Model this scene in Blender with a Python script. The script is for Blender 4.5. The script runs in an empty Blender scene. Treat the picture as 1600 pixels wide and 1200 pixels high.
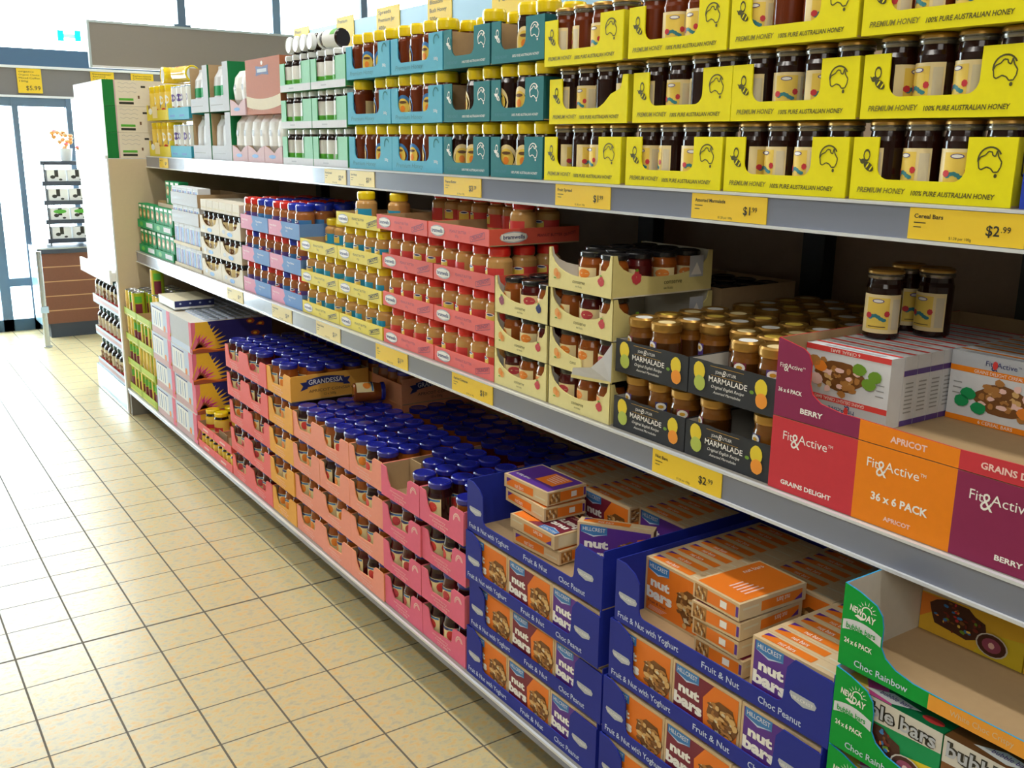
import bpy, math, random
from mathutils import Matrix, Vector
random.seed(11)
SC = bpy.context.scene
COL = SC.collection
PI = math.pi
# ------------------------------------------------------------------ camera
YAW, PITCH, ROLL = 0.5991267, 0.2419912, 0.0116051
fw = Vector((math.sin(YAW)*math.cos(PITCH), math.cos(YAW)*math.cos(PITCH), -math.sin(PITCH)))
rt = fw.cross(Vector((0, 0, 1))).normalized()
up = rt.cross(fw)
rt2 = rt*math.cos(ROLL) + up*math.sin(ROLL)
up2 = up*math.cos(ROLL) - rt*math.sin(ROLL)
cam_data = bpy.data.cameras.new('camera')
cam_data.sensor_width = 36.0
cam_data.lens = 1517.87*36.0/1600.0
cam_data.clip_start = 0.05
cam = bpy.data.objects.new('camera', cam_data)
COL.objects.link(cam)
cam.matrix_world = Matrix(((rt2.x, up2.x, -fw.x, -1.2879), (rt2.y, up2.y, -fw.y, 0.0), (rt2.z, up2.z, -fw.z, 1.6096), (0, 0, 0, 1)))
SC.camera = cam
# ------------------------------------------------------------------ world, lights, exposure
world = bpy.data.worlds.new('daylight'); SC.world = world
world.use_nodes = True
wb = world.node_tree.nodes['Background']
wb.inputs[0].default_value = (0.76, 0.92, 1.0, 1)
wb.inputs[1].default_value = 12.0
def area(name, loc, sx, sy, power, col=(1, 1, 1), rot=(0, 0, 0)):
    l = bpy.data.lights.new(name, 'AREA'); l.shape = 'RECTANGLE'; l.size = sx; l.size_y = sy
    l.energy = power; l.color = col
    o = bpy.data.objects.new(name, l); COL.objects.link(o); o.location = loc; o.rotation_euler = rot
    return o
WARM = (1.0, 0.965, 0.90)
area('ceiling_strip_light', (-0.12, 3.2, 3.5), 0.16, 8.0, 66, WARM)
area('ceiling_strip_light', (-2.1, 3.2, 3.5), 0.16, 8.0, 66, WARM)
area('ceiling_strip_light', (2.6, 3.2, 3.5), 0.16, 8.0, 40, WARM)
area('ceiling_panel_light', (-3.0, -1.6, 3.2), 2.2, 1.6, 30, WARM, (math.radians(38), 0, math.radians(-50)))
SC.view_settings.view_transform = 'Standard'
SC.view_settings.look = 'None'
SC.view_settings.exposure = 0.26
SC.view_settings.gamma = 1.0
SC.view_settings.use_curve_mapping = False
# ------------------------------------------------------------------ materials
def lin(h):
    h = h.lstrip('#')
    out = []
    for i in (0, 2, 4):
        c = int(h[i:i+2], 16)/255
        out.append(c/12.92 if c <= 0.04045 else ((c+0.055)/1.055)**2.4)
    return (*out, 1)
MATS = {}
def mat(name, hexc, rough=0.5, metal=0.0, coat=0.0, grain=0.0, bump=0.0, emit=0.0, spec=0.5):
    m = bpy.data.materials.new(name); m.use_nodes = True
    nt = m.node_tree; b = nt.nodes['Principled BSDF']
    b.inputs['Base Color'].default_value = lin(hexc)
    b.inputs['Roughness'].default_value = rough
    b.inputs['Metallic'].default_value = metal
    b.inputs['Coat Weight'].default_value = coat
    b.inputs['Coat Roughness'].default_value = 0.04
    b.inputs['Specular IOR Level'].default_value = spec
    if emit:
        b.inputs['Emission Color'].default_value = lin(hexc); b.inputs['Emission Strength'].default_value = emit
    if grain or bump:
        tc = nt.nodes.new('ShaderNodeTexCoord'); no = nt.nodes.new('ShaderNodeTexNoise')
        no.inputs['Scale'].default_value = 60.0; no.inputs['Detail'].default_value = 4.0
        nt.links.new(tc.outputs['Object'], no.inputs['Vector'])
        if grain:
            rp = nt.nodes.new('ShaderNodeMapRange')
            rp.inputs['To Min'].default_value = 1-grain; rp.inputs['To Max'].default_value = 1+grain*0.5
            mx = nt.nodes.new('ShaderNodeMix'); mx.data_type = 'RGBA'; mx.blend_type = 'MULTIPLY'; mx.inputs['Factor'].default_value = 1
            nt.links.new(no.outputs['Fac'], rp.inputs['Value'])
            mx.inputs['A'].default_value = lin(hexc)
            nt.links.new(rp.outputs['Result'], mx.inputs['B'])
            nt.links.new(mx.outputs['Result'], b.inputs['Base Color'])
        if bump:
            bp = nt.nodes.new('ShaderNodeBump'); bp.inputs['Strength'].default_value = bump; bp.inputs['Distance'].default_value = 0.002
            nt.links.new(no.outputs['Fac'], bp.inputs['Height']); nt.links.new(bp.outputs['Normal'], b.inputs['Normal'])
    MATS[name] = m
    return m
CARD = dict(rough=0.6, grain=0.07, spec=0.25)
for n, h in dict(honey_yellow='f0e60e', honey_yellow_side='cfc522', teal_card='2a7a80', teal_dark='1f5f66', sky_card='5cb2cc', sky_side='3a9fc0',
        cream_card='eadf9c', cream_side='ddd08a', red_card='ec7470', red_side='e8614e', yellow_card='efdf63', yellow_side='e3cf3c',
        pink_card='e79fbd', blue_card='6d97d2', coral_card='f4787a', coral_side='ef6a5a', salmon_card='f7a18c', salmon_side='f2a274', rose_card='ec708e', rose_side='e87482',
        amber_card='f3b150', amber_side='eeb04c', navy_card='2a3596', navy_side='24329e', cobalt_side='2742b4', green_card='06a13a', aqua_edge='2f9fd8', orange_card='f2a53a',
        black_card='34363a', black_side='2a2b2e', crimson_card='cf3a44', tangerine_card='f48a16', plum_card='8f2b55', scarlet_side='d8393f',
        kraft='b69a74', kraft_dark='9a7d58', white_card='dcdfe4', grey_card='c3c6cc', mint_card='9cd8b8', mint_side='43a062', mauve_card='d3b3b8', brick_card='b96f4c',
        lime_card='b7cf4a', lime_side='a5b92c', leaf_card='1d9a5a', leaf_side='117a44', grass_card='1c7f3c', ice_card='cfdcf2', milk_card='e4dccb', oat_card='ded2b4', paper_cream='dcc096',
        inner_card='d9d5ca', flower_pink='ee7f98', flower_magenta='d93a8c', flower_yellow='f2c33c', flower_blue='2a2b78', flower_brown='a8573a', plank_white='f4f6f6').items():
    mat(n, h, **CARD)
for n, h in dict(ink='2b2a22', olive_ink='7a741a', dark_ink='4a4716', white_ink='f6f4ee', pale_ink='f7cfc6', navy_ink='27306e', red_ink='c8303a', brown_ink='6a4a2e',
        plum_ink='9c4a66', teal_ink='2f7f8c', orange_ink='ee7d1e', purple_ink='5c2d94', maroon_ink='7c1f38', tag_yellow='f2cd2a', tag_pale='efdc92', gold_ink='d9a528',
        label_cream='f1dda6', label_yellow='f0cf58', label_white='eef0ee', label_blue='3d7fc0', label_aqua='1f9bc4', label_red='dc3f3c', label_green='58b238', label_purple='5a4290', label_orange='ef8a2c',
        nut='b47c3e', nut_dark='7c4e24', nut_light='dcb272', choc='4a2416', choc_red='7a2a1c', leaf_ink='6f9c2c', lemon='e8cf2e', lime='b4c455', orange_fruit='f29a2e', berry='c9414a', peach='eaa352', grey_ink='9a9c9e', silver_ink='b9bec6', hot_pink='e0529a').items():
    mat(n, h, rough=0.5)
for n, h in dict(honey='260d06', honey_amber='6a2a0a', jam_dark='230d0a', jam_apricot='8f4a18', jam_straw='4c1010', jam_prune='2a0c12', peanut='c99a5c', peanut_brown='a8683a', marmalade='48280b', marmalade_light='7a4a16', syrup='1d0c0a', choc_jar='3a1d12', drink_yellow='eec820', drink_blue='7fa9d4', clear_glass='9fa6a2').items():
    mat(n, h, rough=0.16, coat=0.35, spec=0.35)
for n, h in dict(navy_lid='1c2390', yellow_lid='f2d40e', red_lid='dc2a22', blue_lid='1c33b8', black_lid='17171a', white_lid='e9eef0', green_lid='2a5560').items():
    mat(n, h, rough=0.25, coat=0.5)
mat('gold_lid', 'b98e48', rough=0.3, metal=0.75)
mat('bronze_lid', '8c8880', rough=0.22, metal=0.75)
mat('steel', 'b9bec2', rough=0.25, metal=0.9)
mat('can_top', 'c9cdd0', rough=0.25, metal=0.85)
mat('rail_grey', '7d8394', rough=0.24, coat=0.35)
mat('rail_edge', 'd6dade', rough=0.2, coat=0.5)
mat('shelf_metal', '8a8780', rough=0.45)
mat('back_panel', 'b39c88', rough=0.7, grain=0.05)
mat('upright_dark', '3a4146', rough=0.5)
mat('end_beige', 'd8c4a0', rough=0.45, grain=0.04)
mat('edge_white', 'e8ecf0', rough=0.3)
mat('board_grey', '8f8a84', rough=0.6, grain=0.04)
mat('board_edge', 'b8c8cc', rough=0.4)
mat('frame_slate', '5f7890', rough=0.4)
mat('frame_dark', '3c5a70', rough=0.4)
mat('band_blue', '4a6a8c', rough=0.5)
mat('band_grey', '7f7b7c', rough=0.6)
mat('wood_slat', '7a4b35', rough=0.5, grain=0.15)
mat('wood_line', 'c09468', rough=0.5)
mat('counter_dark', '39404e', rough=0.4)
mat('plaster', 'a5a29b', rough=0.8)
mat('plinth_blue', '9fc8d8', rough=0.25, coat=0.4)  # pale blue base colour paints in window glare on the plinth and counter side
mat('cyan_lamp', '00f0f0', rough=0.4, emit=1.0)
mat('clear_wrap', 'dfe4e4', rough=0.15, coat=1.0)
mat('header_blue', '9cc6dc', rough=0.4)
# glass pane
gm = bpy.data.materials.new('window_glass'); gm.use_nodes = True
nt = gm.node_tree; nt.nodes.clear()
go = nt.nodes.new('ShaderNodeOutputMaterial'); gt = nt.nodes.new('ShaderNodeBsdfTransparent'); gg = nt.nodes.new('ShaderNodeBsdfGlossy'); gx = nt.nodes.new('ShaderNodeMixShader')
gg.inputs['Roughness'].default_value = 0.02; gx.inputs[0].default_value = 0.07
nt.links.new(gt.outputs[0], gx.inputs[1]); nt.links.new(gg.outputs[0], gx.inputs[2]); nt.links.new(gx.outputs[0], go.inputs[0])
MATS['window_glass'] = gm
# floor tiles: 0.2 m grid, mottled beige, grey grout
fm = bpy.data.materials.new('floor_tiles'); fm.use_nodes = True
nt = fm.node_tree; N = nt.nodes.new; L = nt.links.new; fb = nt.nodes['Principled BSDF']
tc = N('ShaderNodeTexCoord'); sx = N('ShaderNodeSeparateXYZ'); L(tc.outputs['Object'], sx.inputs[0])
def math_node(op, a, b=None):
    n = N('ShaderNodeMath'); n.operation = op
    for i, v in enumerate((a, b)):
        if v is None: continue
        if isinstance(v, (int, float)): n.inputs[i].default_value = v
        else: L(v, n.inputs[i])
    return n.outputs[0]
def grout(sock, off, hw):
    f = math_node('FRACT', math_node('DIVIDE', math_node('ADD', sock, off), 0.2))
    d = math_node('ABSOLUTE', math_node('SUBTRACT', f, 0.5))
    return math_node('GREATER_THAN', d, 0.5-hw)
gx_ = grout(sx.outputs['X'], 40.013, 0.015)
gy_ = grout(sx.outputs['Y'], 40.0-3.185+0.0, 0.0125)
joint = math_node('LESS_THAN', math_node('ABSOLUTE', math_node('SUBTRACT', sx.outputs['Y'], 3.185)), 0.0052)
gr = math_node('MAXIMUM', math_node('MAXIMUM', gx_, gy_), joint)
nz = N('ShaderNodeTexNoise'); nz.inputs['Scale'].default_value = 34; nz.inputs['Detail'].default_value = 8; nz.inputs['Roughness'].default_value = 0.65
mp = N('ShaderNodeMapping'); mp.inputs['Scale'].default_value = (1.0, 1.35, 1); L(tc.outputs['Object'], mp.inputs[0]); L(mp.outputs[0], nz.inputs['Vector'])
cr = N('ShaderNodeValToRGB'); cr.color_ramp.elements[0].position = 0.36; cr.color_ramp.elements[0].color = lin('b9b196'); cr.color_ramp.elements[1].position = 0.64; cr.color_ramp.elements[1].color = lin('d8b372')
e = cr.color_ramp.elements.new(0.5); e.color = lin('cfc093')
L(nz.outputs['Fac'], cr.inputs[0])
mx = N('ShaderNodeMix'); mx.data_type = 'RGBA'; L(gr, mx.inputs['Factor']); L(cr.outputs[0], mx.inputs['A']); mx.inputs['B'].default_value = lin('645d50')
L(mx.outputs['Result'], fb.inputs['Base Color'])
rg = N('ShaderNodeMapRange'); rg.inputs['To Min'].default_value = 0.29; rg.inputs['To Max'].default_value = 0.8; L(gr, rg.inputs['Value']); L(rg.outputs['Result'], fb.inputs['Roughness'])
bp = N('ShaderNodeBump'); bp.inputs['Strength'].default_value = 0.25; bp.inputs['Distance'].default_value = 0.003
L(math_node('SUBTRACT', math_node('MULTIPLY', nz.outputs['Fac'], 0.5), gr), bp.inputs['Height']); L(bp.outputs['Normal'], fb.inputs['Normal'])
MATS['floor_tiles'] = fm

# ------------------------------------------------------------------ mesh helpers
TEXT = {}
def text_geo(s, bold, shear):
    k = (s, bold, shear)
    if k in TEXT: return TEXT[k]
    cu = bpy.data.curves.new('lettering', 'FONT'); cu.body = s; cu.size = 1.0; cu.offset = bold; cu.shear = shear; cu.resolution_u = 2
    o = bpy.data.objects.new('lettering', cu); COL.objects.link(o)
    me = o.to_mesh()
    v = [(p.co.x, p.co.y) for p in me.vertices]; f = [tuple(p.vertices) for p in me.polygons]
    o.to_mesh_clear(); bpy.data.objects.remove(o); bpy.data.curves.remove(cu)
    x0 = min(p[0] for p in v); x1 = max(p[0] for p in v)
    v = [(p[0]-x0, p[1]) for p in v]
    TEXT[k] = (v, f, x1-x0)
    return TEXT[k]
class MB:
    def __init__(s): s.v = []; s.f = []; s.m = []; s.names = []; s.sm = []
    def mi(s, n):
        if n not in s.names: s.names.append(n)
        return s.names.index(n)
    def add(s, vs, fs, m, smooth=False):
        b = len(s.v); s.v += [tuple(p) for p in vs]; i = s.mi(m)
        for f in fs: s.f.append(tuple(b+k for k in f)); s.m.append(i); s.sm.append(smooth)
    def poly(s, pts, m): s.add(pts, [tuple(range(len(pts)))], m)
    def box(s, x0, x1, y0, y1, z0, z1, m, **o):
        # o: per-face override: l r f b u d   (front = -y)
        P = [(x0, y0, z0), (x1, y0, z0), (x1, y1, z0), (x0, y1, z0), (x0, y0, z1), (x1, y0, z1), (x1, y1, z1), (x0, y1, z1)]
        F = dict(f=(0, 1, 5, 4), r=(1, 2, 6, 5), b=(2, 3, 7, 6), l=(3, 0, 4, 7), u=(4, 5, 6, 7), d=(3, 2, 1, 0))
        for k, q in F.items(): s.add([P[i] for i in q], [(0, 1, 2, 3)], o.get(k, m))
    def prism(s, pts, y0, y1, mf, ms=None, mb=None):
        n = len(pts)
        s.add([(x, y0, z) for x, z in pts], [tuple(range(n))], mf)
        s.add([(x, y1, z) for x, z in pts], [tuple(range(n-1, -1, -1))], mb or mf)
        for i in range(n):
            a = pts[i]; b = pts[(i+1) % n]
            s.add([(a[0], y0, a[1]), (a[0], y1, a[1]), (b[0], y1, b[1]), (b[0], y0, b[1])], [(0, 1, 2, 3)], ms or mf)
    def lathe(s, prof, n=16, axis='z', c=(0, 0, 0), caps=True, m0=None):
        # prof: [(r, z, material of the band up to the next ring)]
        rings = []
        for r, z, m in prof:
            rings.append([(r*math.cos(2*PI*i/n), r*math.sin(2*PI*i/n), z) for i in range(n)])
        def tr(p):
            x, y, z = p
            if axis == 'y': x, y, z = x, z, y
            if axis == 'x': x, y, z = z, x, y
            return (x+c[0], y+c[1], z+c[2])
        for k in range(len(prof)-1):
            a = [tr(p) for p in rings[k]]; b = [tr(p) for p in rings[k+1]]
            s.add(a+b, [(i, (i+1) % n, n+(i+1) % n, n+i) for i in range(n)], prof[k][2], True)
        if caps:
            s.add([tr(p) for p in rings[0]], [tuple(range(n-1, -1, -1))], prof[0][2])
            s.add([tr(p) for p in rings[-1]], [tuple(range(n))], prof[-1][2])
    def flat(s, pts, y, m): s.poly([(x, y, z) for x, z in pts], m)
    def rect(s, x0, x1, z0, z1, y, m): s.flat([(x0, z0), (x1, z0), (x1, z1), (x0, z1)], y, m)
    def ell(s, cx, cz, rx, rz, y, m, n=16, jit=0.0, ang=0.0):
        rr = random.Random(int(cx*9999+cz*7777+rx*55555))
        p = []
        for i in range(n):
            a = 2*PI*i/n; k = 1+jit*(rr.random()-0.5)*2
            x, z = rx*k*math.cos(a), rz*k*math.sin(a)
            p.append((cx+x*math.cos(ang)-z*math.sin(ang), cz+x*math.sin(ang)+z*math.cos(ang)))
        s.flat(p, y, m)
    def ring(s, cx, cz, r, w, y, m, a0=0, a1=2*PI, n=18, sq=1.0):
        for i in range(n):
            a = a0+(a1-a0)*i/n; b = a0+(a1-a0)*(i+1)/n
            s.flat([(cx+(r-w)*math.cos(a), cz+sq*(r-w)*math.sin(a)), (cx+r*math.cos(a), cz+sq*r*math.sin(a)), (cx+r*math.cos(b), cz+sq*r*math.sin(b)), (cx+(r-w)*math.cos(b), cz+sq*(r-w)*math.sin(b))], y, m)
    def text(s, t, x, z, h, m, y=-0.0012, w=None, bold=0.0, shear=0.0, al='l', ang=0.0):
        v, f, tw = text_geo(t, bold, shear)
        sz = h/0.7
        sxx = sz if w is None else w/tw
        W = tw*sxx
        ox = {'l': 0, 'c': -W/2, 'r': -W}[al]
        ca, sa = math.cos(ang), math.sin(ang)
        out = []
        for a, b in v:
            a = a*sxx+ox; b = b*sz
            out.append((x+a*ca-b*sa, y, z+a*sa+b*ca))
        s.add(out, f, m)
    def curved(s, r, pts, m, div=1):
        # polygon strip given in (arc, z) wrapped on a cylinder, facing -y; pts of a convex polygon, fanned from its centre
        cx = sum(p[0] for p in pts)/len(pts); cz = sum(p[1] for p in pts)/len(pts)
        f3 = lambda a, z: (r*math.sin(a/r), -r*math.cos(a/r), z)
        q = [f3(cx, cz)]+[f3(a, z) for a, z in pts]; n = len(pts)
        s.add(q, [(0, 1+i, 1+(i+1) % n) for i in range(n)], m, True)
    def wrap(s, r, a0, a1, z0, z1, m, n=8):
        q = []
        for i in range(n+1):
            a = a0+(a1-a0)*i/n
            q += [(r*math.sin(a/r), -r*math.cos(a/r), z0), (r*math.sin(a/r), -r*math.cos(a/r), z1)]
        s.add(q, [(2*i, 2*i+2, 2*i+3, 2*i+1) for i in range(n)], m, True)
    def cell(s, r, cx, cz, rx, rz, m, n=12): s.curved(r, [(cx+rx*math.cos(2*PI*i/n), cz+rz*math.sin(2*PI*i/n)) for i in range(n)], m)
    def merge(s, o, M=None):
        b = len(s.v)
        s.v += [tuple(M @ Vector(p)) if M else p for p in o.v]
        for f, m, g in zip(o.f, o.m, o.sm): s.f.append(tuple(b+k for k in f)); s.m.append(s.mi(o.names[m])); s.sm.append(g)
    def mesh(s, name):
        me = bpy.data.meshes.new(name); me.from_pydata(s.v, [], s.f)
        for n in s.names: me.materials.append(MATS[n])
        me.polygons.foreach_set('material_index', s.m); me.polygons.foreach_set('use_smooth', s.sm)
        me.update()
        return me
CACHE = {}
def cached(key, fn, name):
    if key not in CACHE:
        b = MB(); fn(b); CACHE[key] = b.mesh(name)
    return CACHE[key]
RF = -PI/2           # products face the aisle (-X)
SIDE = Matrix.Rotation(PI/2, 4, 'Z')   # turns a front drawing (facing -y) onto the +x side (facing +x)
def obj(name, me, loc=(0, 0, 0), rot=(0, 0, 0), parent=None):
    o = bpy.data.objects.new(name, me); COL.objects.link(o); o.location = loc; o.rotation_euler = rot
    if parent: o.parent = parent
    return o
def tag(o, label, cat, group=None):
    o['label'] = label; o['category'] = cat
    if group: o['group'] = group
    return o
def struct(o): o['kind'] = 'structure'; return o
ORD = ['first', 'second', 'third', 'fourth', 'fifth', 'sixth', 'seventh', 'eighth', 'ninth', 'tenth', 'eleventh', 'twelfth', 'thirteenth']
TIER = {2: ['bottom tier', 'top tier'], 3: ['bottom tier', 'middle tier', 'top tier'], 4: ['bottom tier', 'second tier up', 'third tier up', 'top tier'], 5: ['bottom tier', 'second tier up', 'middle tier', 'fourth tier up', 'top tier']}
def side_of(i, n):
    if n == 2: return ['left', 'right'][i]
    if i == 0: return 'leftmost'
    if i == n-1: return 'rightmost'
    if n == 3: return 'middle'
    return ORD[i]
# ------------------------------------------------------------------ jars
def jar_mesh(kind):
    J = JARS[kind]
    r, h = J['r'], J['h']; lr, lh = J['lid_r'], J['lid_h']; sh = J.get('shoulder', 0.2); n = J.get('n', 16)
    nz = h-lh
    def body(b):
        z1 = nz*(1-sh); c = J['fill']; g = J.get('neck', c)
        b.lathe([(r*0.9, 0, c), (r, r*0.12, c), (r, z1, g), (r*0.93, z1+(nz-z1)*0.45, g), (lr*0.95, nz-0.004, g), (lr*0.93, nz+0.002, g)], n)
    def lid(b):
        t = J.get('lid_top', J['lid'])
        rib = [(lr*1.04, nz+lh*0.30, J['lid']), (lr*0.985, nz+lh*0.40, J['lid']), (lr*1.04, nz+lh*0.52, t)] if J.get('ribs') else []
        b.lathe([(lr, nz, J['lid']), (lr*1.03, nz+lh*0.18, J['lid'])]+rib+[(lr*1.03, nz+lh*0.75, t if rib else J['lid']), (lr*0.93, h-0.0012, t), (lr*0.80, h-0.0022, t), (lr*0.75, h-0.003, t), (lr*0.58, h-0.003, J.get('disc', t))], n)
    def label(b):
        J['label'](b, r, nz*(1-sh))
    B = cached(('jar', kind, 'b'), body, 'jar_body'); Ld = cached(('jar', kind, 'l'), lid, 'lid')
    La = cached(('jar', kind, 'p'), label, 'label') if J.get('label') else None
    return B, Ld, La
def jar(kind, x, y, z, label, group, rz=0, tilt=None, with_label=True, cat=None):
    J = JARS[kind]; B, Ld, La = jar_mesh(kind)
    o = obj(J['name'], B, (x, y, z), tilt or (0, 0, RF+rz))
    obj('lid', Ld, parent=o)
    if La and with_label: obj('label', La, parent=o)
    tag(o, label, cat or 'jar', group)
    return o
def lab_honey(b, r, zt):
    R = r+0.0005; w = r*1.25
    b.wrap(R, -w, w, 0.012, zt-0.012, 'label_cream', 10)
    R += 0.0005
    b.wrap(R, -w*0.62, w*0.42, 0.020, zt-0.018, 'label_yellow', 6)
    b.wrap(R, w*0.55, w*0.93, 0.020, zt-0.020, 'oat_card', 3)
    R += 0.0005
    b.cell(R, -w*0.1, zt-0.024, r*0.34, 0.004, 'label_purple'); b.cell(R+0.0003, -w*0.1, zt-0.024, r*0.28, 0.0028, 'white_ink')
    zc = 0.042
    for k in range(6): b.cell(R, -w*0.42+k*w*0.125, zc+0.004*math.sin(k*0.9), r*0.15, 0.0035, 'teal_ink', 8)
    b.cell(R+0.0002, -w*0.5, zc+0.004, r*0.2, 0.006, 'red_ink', 7); b.cell(R+0.0002, w*0.33, zc+0.008, r*0.16, 0.006, 'red_ink', 7)
    b.wrap(R, -w*0.5, w*0.3, 0.024, 0.0255, 'brown_ink', 4)
def lab_oval(c1, c2):
    def f(b, r, zt):
        zc = zt*0.47
        b.cell(r+0.0012, 0, zc, r*0.86, zt*0.40, c1, 20); b.cell(r+0.0020, 0, zc, r*0.62, zt*0.29, c2, 18)
        b.cell(r+0.0028, 0, zc-0.004, r*0.25, zt*0.11, 'label_orange', 9); b.cell(r+0.0028, 0, zc+0.016, r*0.4, zt*0.045, 'brown_ink', 9)
        b.wrap(r+0.0006, r*1.9, r*3.1, zt*0.12, zt*0.78, 'label_cream', 8)
    return f
def lab_jam(c):
    def f(b, r, zt):
        w = r*1.35
        b.wrap(r+0.0005, -w, w, 0.010, zt-0.004, 'label_cream', 10)
        for q in (-0.5, 0.45): b.cell(r+0.0012, q*w, 0.049, r*0.42, 0.015, c, 12)
        b.wrap(r+0.0010, -w*0.95, w*0.95, zt-0.012, zt-0.006, 'label_blue', 8)
        b.cell(r+0.0018, 0, zt-0.010, r*0.45, 0.0045, 'navy_ink', 10)
    return f
def lab_pb(c, c2):
    def f(b, r, zt):
        w = r*1.5
        b.wrap(r+0.0005, -w, w, 0.020, zt*0.78, c, 10)
        b.wrap(r+0.0010, -w*0.55, w*0.10, zt*0.40, zt*0.74, c2, 5)
        b.cell(r+0.0014, -w*0.2, zt*0.72, r*0.40, zt*0.06, 'white_ink', 10); b.cell(r+0.0017, -w*0.2, zt*0.72, r*0.32, zt*0.032, 'navy_ink', 10)
    return f
def lab_band(c, c2, c3=None):
    def f(b, r, zt):
        b.wrap(r+0.0005, -r*PI*0.98, r*PI*0.98, 0.008, zt*0.92, c, 18)
        b.wrap(r+0.0010, -r*PI*0.4, r*PI*0.5, zt*0.12, zt*0.42, c2, 10)
        if c3: b.cell(r+0.0014, 0, zt*0.6, r*0.6, zt*0.2, c3, 12)
    return f
def lab_fruit(c):
    def f(b, r, zt):
        b.wrap(r+0.0005, -r*1.05, r*1.05, 0.012, zt*0.88, 'label_cream', 8)
        b.cell(r+0.0012, r*0.15, zt*0.66, r*0.5, zt*0.17, c, 10)
        b.wrap(r+0.0009, -r*0.95, -r*0.70, 0.012, zt*1.12, 'paper_cream', 3)
    return f
def lab_marm(c):
    def f(b, r, zt):
        b.wrap(r+0.0005, -r*1.3, r*1.3, 0.010, zt*0.42, c, 8)
        b.wrap(r+0.0009, -r*0.40, r*0.40, zt*0.42, zt*1.02, c, 4)
        b.cell(r+0.0016, 0, zt*0.90, r*0.36, zt*0.11, 'white_ink', 12); b.cell(r+0.0021, 0, zt*0.90, r*0.2, zt*0.05, 'gold_ink', 10)
        b.wrap(r+0.0009, -r*1.0, r*1.0, zt*0.16, zt*0.24, 'silver_ink', 6)
    return f
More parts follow.
